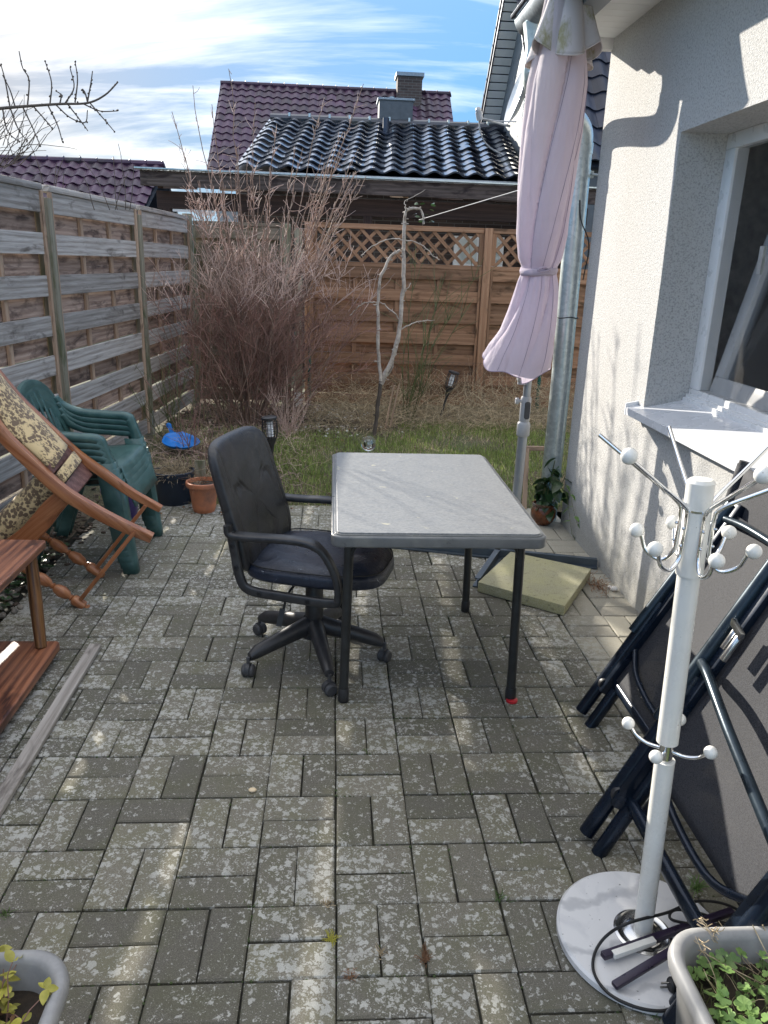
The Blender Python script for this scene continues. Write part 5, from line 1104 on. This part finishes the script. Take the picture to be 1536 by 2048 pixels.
# apple branch from the left, its tree behind the fence
ap = thing('fruit_tree', 'bare fruit tree reaching a knobbly branch over the left fence into the sky', 'tree', (-2.6, 4.9, 0))
Ya = 4.6; a_ = lambda pts, Y=Ya: bez([AY(x, y, Y) for x, y in pts], 5)
mb = MB(); MB().tube(bez([(-2.75, 4.9, -.1), (-2.72, 4.85, .9), (-2.6, 4.8, 1.7), (-2.45, 4.7, 2.1)], 5), [.06] * 5 + [.05] * 6 + [.035] * 5, 10).build('trunk', M['twig_dark'], ap)
tw_ = []
tw_.append(([V((-2.45, 4.7, 2.1))] + a_([(-90, 228), (0, 217), (60, 212), (120, 208), (175, 206), (210, 190), (235, 165)]), None))
for pts in ([(55, 212), (58, 160), (45, 135), (38, 102)], [(100, 208), (103, 165), (90, 122)], [(150, 205), (155, 160), (150, 122)], [(130, 207), (148, 175), (140, 135)], [(175, 204), (182, 165), (185, 142)], [(20, 214), (10, 160), (2, 130)], [(165, 207), (200, 222), (235, 222)], [(180, 206), (205, 235), (228, 262)], [(135, 208), (160, 240), (176, 262)], [(95, 209), (115, 250), (125, 285)], [(65, 211), (95, 245), (105, 258)], [(45, 213), (65, 255), (80, 290)], [(20, 215), (35, 255), (52, 280)], [(5, 217), (15, 262), (40, 285)], [(120, 207), (122, 190), (112, 182)], [(175, 204), (170, 185), (165, 178)], [(110, 208), (140, 235), (170, 245), (175, 220)], [(30, 213), (20, 180), (5, 150)]):
    tw_.append((a_(pts), None))
for k in range(40):
    c = AY(random.uniform(-60, 40), random.uniform(280, 340), 5.3); tw_.append((branch(c, V((random.uniform(-.2, 1), 0, random.uniform(.2, 1))), random.uniform(.15, .45), 1, 1, 6, .15)[0], .0025))
for k in range(10):
    c = AY(random.uniform(100, 290), 420, 5.6); tw_.append((branch(c, V((random.uniform(-.3, .3), 0, 1)), random.uniform(.2, .42), 1, 1, 6, .08)[0], .003))
mb = MB()
for i, (p, r) in enumerate(tw_):
    rr = list(np.linspace(.0095 if i == 0 else (r or .004), .0035 if i == 0 else (r or .004) * .6, len(p))); mb.tube(p, rr, 6)
    if i < 18:
        for k in range(7 if i else 14): j = random.randint(1, len(p) - 1); mb.ball(p[j] + rv(.003), .0052, 6)
mb.build('branches', M['twig_dark'], ap, smooth=70)
# ------------------------------------------------------------------ grass, straw, litter
def blades(n_, area, h0, h1, wd, nm, mat, dens=None, lie=.4):
    v, f = [], []; k = 0
    while k < n_:
        x = random.uniform(area[0], area[2]); y = random.uniform(area[1], area[3])
        if dens and random.random() > dens(x, y): k += 1; continue
        h = random.uniform(h0, h1); a = random.uniform(0, 2 * PI); l_ = abs(random.gauss(0, lie)); dx, dy = math.cos(a) * l_ * h, math.sin(a) * l_ * h; b = random.uniform(0, PI); wx, wy = math.cos(b) * wd, math.sin(b) * wd; z = gz(x, y) - .004
        i = len(v); hz = h / math.sqrt(1 + l_ * l_)
        v += [(x - wx, y - wy, z), (x + wx, y + wy, z), (x + dx * .4 + wx * .7, y + dy * .4 + wy * .7, z + hz * .6), (x + dx * .4 - wx * .7, y + dy * .4 - wy * .7, z + hz * .6), (x + dx, y + dy, z + hz * (.95 if l_ < .6 else .75))]
        f += [(i, i + 1, i + 2, i + 3), (i + 3, i + 2, i + 4)]; k += 1
    me = bpy.data.meshes.new(nm); me.from_pydata(v, [], f); me.materials.append(mat); o = bpy.data.objects.new(nm, me); COL.objects.link(o); o['kind'] = 'stuff'; return o
nz2 = lambda x, y, s, o: .5 + .8 * mnoise.noise(V((x * s, y * s, o)))
gd = lambda x, y: max(0, min(1, (nz2(x, y, 1.6, 1) * 1.3 - .05) * (1 if x > -.75 else .25) * (1 if y < 6.9 + .4 * (x > .6) else .12)))
blades(62000, (-1.5, 4.72, 2.6, 7.6), .025, .075, .0024, 'grass', M['grass'], gd, .5)
sd = lambda x, y: max(0, min(1, nz2(x, y, 2.2, 5) * .9 + (.3 if y > 6.8 or x < -.75 else -.1)))
blades(30000, (-1.5, 4.72, 2.9, 8.35), .02, .09, .0019, 'dry_grass', M['straw'], sd, 1.1)
# tangle of dead stalks along the brown fence
pp, rr = [], []
for k in range(2600):
    x = random.uniform(-.2, 2.6); y = random.uniform(6.9, 8.1); hmax = .34 * (y - 6.6) / 1.4 * (.5 + .5 * nz2(x, y, 1.5, 9)) + .05
    c = V((x, y, random.uniform(0, hmax))); p, r_ = branch(c, V((random.gauss(0, 1), random.gauss(0, .6), random.gauss(.25, .6))), random.uniform(.15, .5), .0019, .001, 5, .25, -.05); pp.append([q_ if q_.z > -.01 else V((q_.x, q_.y, .0)) for q_ in p]); rr.append(r_)
strands(pp, rr, 'dead_stalks', M['straw'], None, 3, 'stuff')
pp, rr = [], []
for k in range(900):
    x = random.uniform(-1.45, -.2); y = random.uniform(5.0, 7.9); c = V((x, y, random.uniform(0, .08))); p, r_ = branch(c, V((random.gauss(0, 1), random.gauss(0, 1), random.gauss(.15, .3))), random.uniform(.08, .3), .0016, .0009, 4, .25, -.05); pp.append([q_ if q_.z > -.01 else V((q_.x, q_.y, .0)) for q_ in p]); rr.append(r_)
strands(pp, rr, 'dead_stalks', M['twig_pale'], None, 3, 'stuff')
def chips(n_, cx, cy, sx, sy, s0, s1, nm, mat, z=0, sq=.5):
    mb = MB()
    for k in range(n_):
        x = random.gauss(cx, sx); y = random.gauss(cy, sy); s = random.uniform(s0, s1); mb.ball((x, y, z + gz(x, y) + s * .25), s, 6, (1, random.uniform(.5, 1), sq), Matrix.Rotation(random.uniform(0, 6), 3, 'Z') @ Matrix.Rotation(random.uniform(-.5, .5), 3, 'X'))
    o = mb.build(nm, mat, smooth=80); o['kind'] = 'stuff'; return o
chips(110, .05, 7.75, .16, .22, .008, .022, 'stone_chips', M['white_stone']); chips(70, .0, 7.05, .30, .14, .008, .02, 'stone_chips', M['white_stone'])
chips(700, -.9, 7.6, .38, .4, .012, .03, 'bark_mulch', M['mulch'], 0, .35); chips(500, .1, 7.35, .35, .3, .012, .028, 'bark_mulch', M['mulch'], 0, .35)
chips(240, -1.50, 3.05, .06, .35, .010, .022, 'pebbles', M['pebble'], .012, .6)
chips(300, -1.52, 3.9, .10, .5, .010, .02, 'bark_mulch', M['mulch'], .01, .4)
lf_ = leaf_mesh('fallen_leaf', .035, .02, M['leaf_dry'], .4, .5)
mb = MB()
for k in range(260):
    x = random.uniform(-1.45, 1.3); y = random.uniform(4.66, 7.8) if k > 60 else random.uniform(4.5, 4.85); Mx = Matrix.Rotation(random.uniform(0, 6), 3, 'Z') @ Matrix.Rotation(random.uniform(-.7, .7), 3, 'X'); c = V((x, y, gz(x, y) + .015)); sc = random.uniform(.5, 1.1)
    mb.add([c + Mx @ (v.co * sc) for v in lf_.vertices], [tuple(q_.vertices) for q_ in lf_.polygons])
st(mb.build('fallen_leaves', M['leaf_dry'], smooth=80), 'stuff')
# dry litter by the wall, moss in the joints
mb = MB()
for k in range(130): 
    c = V((random.gauss(1.33, .035), random.gauss(3.46, .07), .004)); mb.tube(branch(c, rv(1) + V((0, 0, .4)), random.uniform(.01, .05), .001, .0006, 3, .3)[0], .0011, 3, False)
st(mb.build('plant_litter', M['leaf_dry'], smooth=80), 'stuff')
tag(MB().ball((1.385, 3.395, .014), .022, 10, (1, .7, .6)).ball((1.375, 3.42, .012), .015, 8, (1, .7, .5)).build('stone', M['white_stone'], smooth=60), 'small pale stone at the foot of the white wall by the parasol bar', 'stone')
tag(MB().ball((-.223, 1.927, .004), .0105, 14, (1.15, .85, .55)).build('seashell', M['shell']), 'small cream seashell lying alone on the grey pavers', 'shell')
# weeds in the joints
def weed(x, y, n_, h, mat, label, name='weed'):
    t = MB(); 
    for k in range(n_):
        p, r_ = branch(V((x + random.gauss(0, .006), y + random.gauss(0, .006), -.003)), V((random.gauss(0, .8), random.gauss(0, .8), 1)), h * random.uniform(.5, 1), .0012, .0005, 4, .15, -.06); t.tube(p, r_, 4, False)
    tag(t.build(name, M[mat], smooth=80), label, 'weed', 'weeds growing in the paving joints')
WD = [(600 + 185 / 3, 1700 + 540 / 3, 26, .03, 'leaf_yellow', 'yellowish tuft in the joint left of the bright worn paver'), (600 + 490 / 3, 1700 + 620 / 3, 18, .026, 'straw', 'pale green tuft in the joint in the middle of the front paving'), (600 + 745 / 3, 1700 + 650 / 3, 34, .032, 'leaf_dry', 'dark dry tuft in the front paving right of the middle'), (1000, 1795, 20, .024, 'leaf_green', 'small green tuft in the joint left of the marble foot'), (500, 1812, 10, .012, 'leaf_green', 'tiny green tuft in a joint left of the middle'), (730, 1502, 10, .012, 'leaf_green', 'tiny green tuft in a joint in front of the table'), (1395, 1775, 34, .05, 'leaf_green', 'green grass tuft under the nearest folded chair'), (10, 1830, 30, .02, 'leaf_green', 'mossy green tuft at the left edge in front'), (700, 1950, 26, .02, 'leaf_dry', 'flat brown tuft close to the bottom edge'), (655, 1810, 26, .018, 'straw', 'flat straw coloured tuft just above the yellowish one'), (1310, 2025, 26, .03, 'leaf_green', 'green tuft beside the marble foot at the bottom edge')]
for x, y, n_, h, mt, lb in WD: p = G(x, y); weed(p.x, p.y, n_, h, mt, lb)
mb = MB()
for k in range(1500):                                   # moss in the joints
    c = random.choice(cells); j = random.choice(((.1, 0), (0, .05), (-.1, 0), (0, -.05))); hz_ = abs(c[2]) < .1; ox, oy = j if hz_ else (j[1], j[0]); tt = random.uniform(-.5, .5)
    x = c[0] + ox + (tt * (.2 if hz_ else .1) if ox == 0 or abs(ox) < .06 and hz_ else 0); y = c[1] + oy + (tt * (.1 if hz_ else .2) if oy == 0 else 0); mb.ball((x, y, -.006), random.uniform(.002, .0045), 5, (1, 1, .8))
st(mb.build('moss', flat('joint_moss', (.05, .075, .025), .95, 0, .4, 50, .5), smooth=80), 'stuff')
# pots
def pot(p, prof, mat, label, soil=True, name='plant_pot'):
    t = thing(name, label, 'plant pot', p); MB().lathe(prof, 40, p, cap=False).build('pot', M[mat], t, smooth=40)
    if soil: zt_ = max(z for r, z in prof) - .025; rr_ = max(r for r, z in prof) * .9; MB().lathe([(.001, zt_ + .008), (rr_ * .5, zt_ + .01), (rr_, zt_)], 24, p, cap=False).build('soil', M['bark_soil'], t)
    return t
pot(V((-.785, 4.60, 0)), [(.001, .0), (.062, .0), (.066, .006), (.088, .15), (.090, .158), (.104, .162), (.108, .175), (.104, .19), (.094, .192), (.088, .16), (.07, .02)], 'pot_clay', 'round terracotta coloured flower pot beside the dark blue pot')
pot(V((-1.00, 4.78, 0)), [(.001, .0), (.10, .0), (.104, .008), (.122, .17), (.130, .175), (.132, .21), (.124, .212), (.112, .17), (.09, .01)], 'pot_navy', 'dark blue pot of dead grass behind the terracotta pot')
pot(V((-1.23, 4.40, 0)), [(.001, .0), (.08, .0), (.083, .008), (.102, .17), (.110, .175), (.112, .20), (.104, .202), (.09, .16), (.08, .01)], 'pot_purple', 'purple plant pot standing behind the green chairs')
plank('wooden_peg', (-.835, 4.80, -.05), (-.835, 4.80, .27), .065, .012, M['wfp'], None, up=(0, 1, 0)); tag(bpy.data.objects['wooden_peg'], 'pale wooden peg standing behind the terracotta pot', 'peg')
def hair(cx, cy, cz, n_, s, mat, nm):
    mb = MB()
    for k in range(n_): p, r_ = branch(V((cx + random.gauss(0, s * .5), cy + random.gauss(0, s * .5), cz)), V((random.gauss(0, 1), random.gauss(0, 1), .8)), random.uniform(.05, .16), .0013, .0007, 4, .2, -.2); mb.tube(p, r_, 3, False)
    o = mb.build(nm, M[mat], smooth=80); return o
tag(hair(-1.00, 4.78, .19, 420, .09, 'straw', 'dead_grass'), 'dead grey grass spilling from the dark blue pot', 'dry grass')
tag(hair(-.785, 4.60, .165, 60, .05, 'leaf_dry', 'dead_plant'), 'shrivelled dead plant in the terracotta pot', 'dead plant')
# blue dish
bd = thing('blue_dish', 'broken bright blue plastic sled lying on the soil by the small shrub', 'plastic dish', (-1.2, 6.0, .05))
Mb = Matrix.Rotation(R_(14), 3, 'X') @ Matrix.Rotation(R_(6), 3, 'Y'); P = []
for r in np.linspace(.02, 1, 9):
    P.append([V((-1.20, 6.03, .075)) + Mb @ V((.155 * r * math.cos(a) * (.92 + .08 * math.cos(3 * a)), .13 * r * math.sin(a), .05 * r ** 4 + .012 * math.exp(-((math.cos(a) * r) / .1) ** 2))) for a in np.linspace(0, 2 * PI, 40, endpoint=False)])
MB().grid(P, True).build('bowl', M['blue_dish'], bd, thick=.004, smooth=60); MB().bar((-1.26, 6.12, .12), (-1.30, 6.16, .20), .03, .008, (0, 1, 0)).ball((-1.305, 6.165, .205), .022, 10, (1, .4, 1)).build('handle', M['blue_dish'], bd)
# potted plant by the pipe
pp_ = V((1.295, 4.42, 0)); pt_ = thing('painted_pot', 'glazed brown and grey pot with an orange band at the foot of the downpipe', 'plant pot', pp_)
MB().lathe([(.001, 0), (.045, 0), (.062, .02), (.076, .055), (.076, .085), (.066, .11), (.062, .115), (.070, .122), (.072, .132), (.062, .134), (.055, .11)], 36, pp_, cap=False).build('pot', flat('brown_glazed_clay', (.16, .055, .022), .25, 0, .5, 25, .1, dirt=(.10, .12, .10)), pt_, smooth=50)
MB().lathe([(.001, .105), (.06, .105)], 20, pp_, cap=False).build('soil', M['bark_soil'], pt_)
pl_ = thing('leafy_plant', 'dark leaved plant drooping from the glazed pot against the downpipe', 'plant', pp_ + V((0, 0, .1)))
lvA = leaf_mesh('leaf', .095, .058, M['leaf_dark'], .25, .25); lvB = leaf_mesh('leaf', .05, .03, M['leaf_green'], .25, .2)
st_ = MB()
for k, (dx, dy, h) in enumerate(((-.02, -.03, .30), (.03, -.05, .36), (.0, .02, .25), (.08, -.10, .33), (.04, 0, .40))):
    b = pp_ + V((dx * .3, dy * .3, .10)); e = pp_ + V((dx, dy, h)); c = bez([b, b.lerp(e, .5) + rv(.01), e], 5); st_.tube(c, .0028, 5)
    for m_ in range(7): q_ = c[random.randint(2, len(c) - 1)]; inst('leaf', lvA, pl_, q_ + rv(.012), Matrix.Rotation(random.uniform(0, 6.3), 3, 'Z') @ Matrix.Rotation(random.uniform(.1, 1.1), 3, 'Y') @ Matrix.Rotation(random.uniform(-.6, .6), 3, 'X'))
c = bez([pp_ + V((.03, -.04, .26)), pp_ + V((.075, -.13, .25)), pp_ + V((.09, -.20, .16)), pp_ + V((.10, -.28, .03))], 6); st_.tube(c, .0015, 4)
c2 = bez([pp_ + V((.03, -.04, .30)), pp_ + V((.085, -.16, .28)), pp_ + V((.10, -.26, .17)), pp_ + V((.11, -.34, .10))], 6); st_.tube(c2, .0013, 4)
for q_ in c[6::3] + c2[5::3]: inst('leaf', lvB, pl_, q_, Matrix.Rotation(random.uniform(0, 6.3), 3, 'Z') @ Matrix.Rotation(random.uniform(.1, .9), 3, 'Y'))
st_.build('stems', M['twig_green'], pl_)
# wooden frame leaning behind the pipe
fr_ = thing('leaning_lattice', 'pale wooden frame standing behind the foot of the downpipe', 'frame', (1.36, 4.75, 0))
for (a, b) in (((1.255, 4.72, 0), (1.255, 4.80, .39)), ((1.425, 4.72, 0), (1.425, 4.80, .39)), ((1.24, 4.80, .385), (1.44, 4.80, .385))): plank('strip', a, b, .028, .022, M['wfb'], fr_, up=(0, 1, 0))
# solar torches and glass ball
def torch(foot, top, label):
    F = V(foot); T = V(top); d = (T - F).normalized(); Mx = V((0, 0, 1)).rotation_difference(d).to_matrix(); H = (T - F).length
    t = thing('solar_torch', label, 'garden torch', F, 'black solar garden torches'); bp = M['black_plastic']; at = lambda r, z, a=0: F + Mx @ V((r * math.cos(a), r * math.sin(a), z))
    MB().tube([at(0, -.05), at(0, H - .26)], .011, 12).build('pole', bp, t); MB().lathe([(.011, H - .27), (.013, H - .25), (.022, H - .20), (.040, H - .155), (.043, H - .145)], 20, F, Mx).build('funnel', bp, t)
    for k in range(14):
        a = 2 * PI * k / 14; MB().tube([at(r, z, a) for r, z in ((.042, H - .15), (.053, H - .11), (.056, H - .07), (.052, H - .025), (.044, H - .005))], .0022, 5).build('rib', bp, t)
    for z, r in ((H - .11, .053), (H - .075, .056), (H - .035, .053)): MB().tube([at(r, z, a) for a in np.linspace(0, 2 * PI, 21)], .0018, 5).build('ring', bp, t)
    MB().lathe([(.046, H - .012), (.056, H - .008), (.056, H + .006), (.045, H + .012), (.001, H + .013)], 28, F, Mx).build('cap', bp, t)
    MB().lathe(sum([[(.019, H - .135 + .0125 * k), (.024, H - .131 + .0125 * k), (.024, H - .127 + .0125 * k), (.019, H - .1245 + .0125 * k)] for k in range(9)], []), 18, F, Mx).build('candle', flat('white_lamp_plastic', (.8, .8, .8), .4), t)
torch((-.42, 5.46, -.05), AY(538, 836, 5.46), 'upright black solar torch standing just behind the office chair')
torch(G(875, 848) + V((0, 0, -.03)), AY(908, 745, 7.45), 'black solar torch tilted to the right in front of the brown fence')
gb = thing('solar_ball_light', 'clear crackled glass ball light on a spike behind the table', 'garden light', (.26, 5.2, 0)); gc = AY(737, 887, 5.2)
MB().ball(gc, .052, 28).build('glass_ball', M['glass'], gb, smooth=80); MB().ball(gc, .028, 6).build('inner_glass', M['pane'], gb, smooth=0); MB().tube([(gc.x, gc.y, -.05), gc - V((0, 0, .05))], .008, 10).build('spike', M['chrome_dull'], gb)
# ------------------------------------------------------------------ planters in the foreground
def planter(x0, y0_, x1, y1_, zt_, r, label):
    t = thing('planter', label, 'planter', ((x0 + x1) / 2, (y0_ + y1_) / 2, 0)); cx, cy = (x0 + x1) / 2, (y0_ + y1_) / 2
    def ring(s, z, rr=r): 
        return [V((cx + (x - cx), cy + (y - cy), z)) for x, y in rrect(x0 + s, y0_ + s, x1 - s, y1_ - s, max(.01, rr - s * .6), 10)]
    P = [ring(.05, .0), ring(.045, .01), ring(.018, zt_ - .045), ring(.012, zt_ - .04), ring(.002, zt_ - .03), ring(.0, zt_ - .018), ring(.002, zt_ - .006), ring(.008, zt_), ring(.018, zt_ + .001), ring(.025, zt_ - .005), ring(.028, zt_ - .014), ring(.040, zt_ - .12), ring(.05, .05)]
    mb = MB().grid(P, True); n0 = len(P[0]); mb.f += [tuple(range(n0))]; mb.build('box', M['planter'], t, smooth=50)
    S = [ring(.034, zt_ - .065)]; c_ = V((cx, cy, zt_ - .055)); mb = MB(); mb.add([c_] + S[0], [(0, 1 + k, 1 + (k + 1) % n0) for k in range(n0)]); mb.build('soil', M['bark_soil'], t); return t
planter(.628, .62, 1.25, 1.128, .30, .085, 'grey plastic planter of green leaves in the bottom right corner')
planter(-1.0, .62, -.443, 1.118, .30, .085, 'pale grey plastic planter in the bottom left corner')
gp = thing('green_plant', 'light green lobed leaves and dry stalks growing in the right planter', 'plant', (.85, .95, .24))
fm = [fan_mesh('leaf', r, M['leaf_green']) for r in (.009, .012, .015)]; sm_ = MB()
for k in range(290):
    x = random.uniform(.67, 1.02); y = random.uniform(.80, 1.085); z = .245 + random.uniform(.0, .045); 
    if x < .70 and y > 1.06: continue
    p = V((x, y, z)); inst('leaf', random.choice(fm), gp, p, Matrix.Rotation(random.uniform(0, 6.3), 3, 'Z') @ Matrix.Rotation(random.uniform(-.6, .7), 3, 'X')); sm_.tube([V((x + random.gauss(0, .01), y + random.gauss(0, .01), .235)), p], .0008, 4, False)
sm_.build('stems', M['twig_green'], gp)
ds_ = MB()
for k in range(120):
    x = random.uniform(.70, 1.05); y = random.uniform(.85, 1.09); p, r_ = branch(V((x, y, .24)), V((random.gauss(-.2, .7), random.gauss(0, .7), random.uniform(.3, 1.2))), random.uniform(.04, .13), .0010, .0006, 5, .15, -.08); ds_.tube(p, r_, 4, False)
ds_.tube(bez([G(1400, 1900, .27), G(1460, 1935, .27), G(1540, 1975, .26)], 5), .0012, 4).tube(bez([G(1505, 1850, .31), G(1530, 1900, .28), G(1545, 1930, .25)], 5), .0014, 4).tube(bez([G(1525, 1850, .31), G(1540, 1880, .28), G(1550, 1890, .25)], 5), .0014, 4)
for px, py in ((1405, 1890), (1420, 1862), (1428, 1870), (1400, 1842)): c = G(px, py, .30); [ds_.tube(branch(c + rv(.004), rv(1), .02, .0009, .0005, 3, .4)[0], .0009, 4, False) for _ in range(9)]
ds_.build('dry_stalks', M['straw'], gp)
gs = MB()
for k in range(500):
    x = random.uniform(.66, 1.05); y = random.uniform(.80, 1.09); gs.tube(branch(V((x, y, .235)), V((random.gauss(0, .7), random.gauss(0, .7), .6)), random.uniform(.01, .035), .0014, .0008, 3, .3)[0], .0012, 3, False)
gs.build('moss', M['twig_green'], gp)
yp = thing('yellow_green_shrub', 'small shrub with yellow green leaves growing in the left planter', 'plant', (-.56, 1.0, .24))
ly = [leaf_mesh('leaf', l_, l_ * .62, M['leaf_yellow'], .15, .25) for l_ in (.016, .021, .026)]; lx = leaf_mesh('leaf', .012, .008, M['leaf_dry'], .3, .4); ys_ = MB()
for k in range(60):
    b = V((random.uniform(-.70, -.535), random.uniform(.93, 1.06), .235)); p, r_ = branch(b, V((random.gauss(.1, .4), random.gauss(0, .35), 1)), random.uniform(.05, .13), .0016, .0008, 6, .16, .02); ys_.tube(p, r_, 5, False)
    for m_ in range(7):
        q_ = p[random.randint(2, 6)]; inst('leaf', random.choice(ly) if q_.z > .27 or random.random() < .4 else lx, yp, q_, Matrix.Rotation(random.uniform(0, 6.3), 3, 'Z') @ Matrix.Rotation(random.uniform(-.9, .3), 3, 'Y') @ Matrix.Rotation(random.uniform(-.5, .5), 3, 'X'))
ys_.build('stems', M['twig'], yp)
# ivy at the foot of the left fence
iv = thing('ground_ivy', 'dark green ivy creeping over the pebbles beside the wooden furniture', 'ivy', (-1.46, 3.3, 0)); il = [fan_mesh('leaf', r, M['leaf_dark']) for r in (.018, .024)]
for k in range(70):
    inst('leaf', random.choice(il), iv, (random.gauss(-1.46, .05), random.gauss(3.45, .28), random.uniform(.01, .04)), Matrix.Rotation(random.uniform(0, 6.3), 3, 'Z') @ Matrix.Rotation(random.uniform(-.5, .5), 3, 'X'))
bpy.context.view_layer.update()
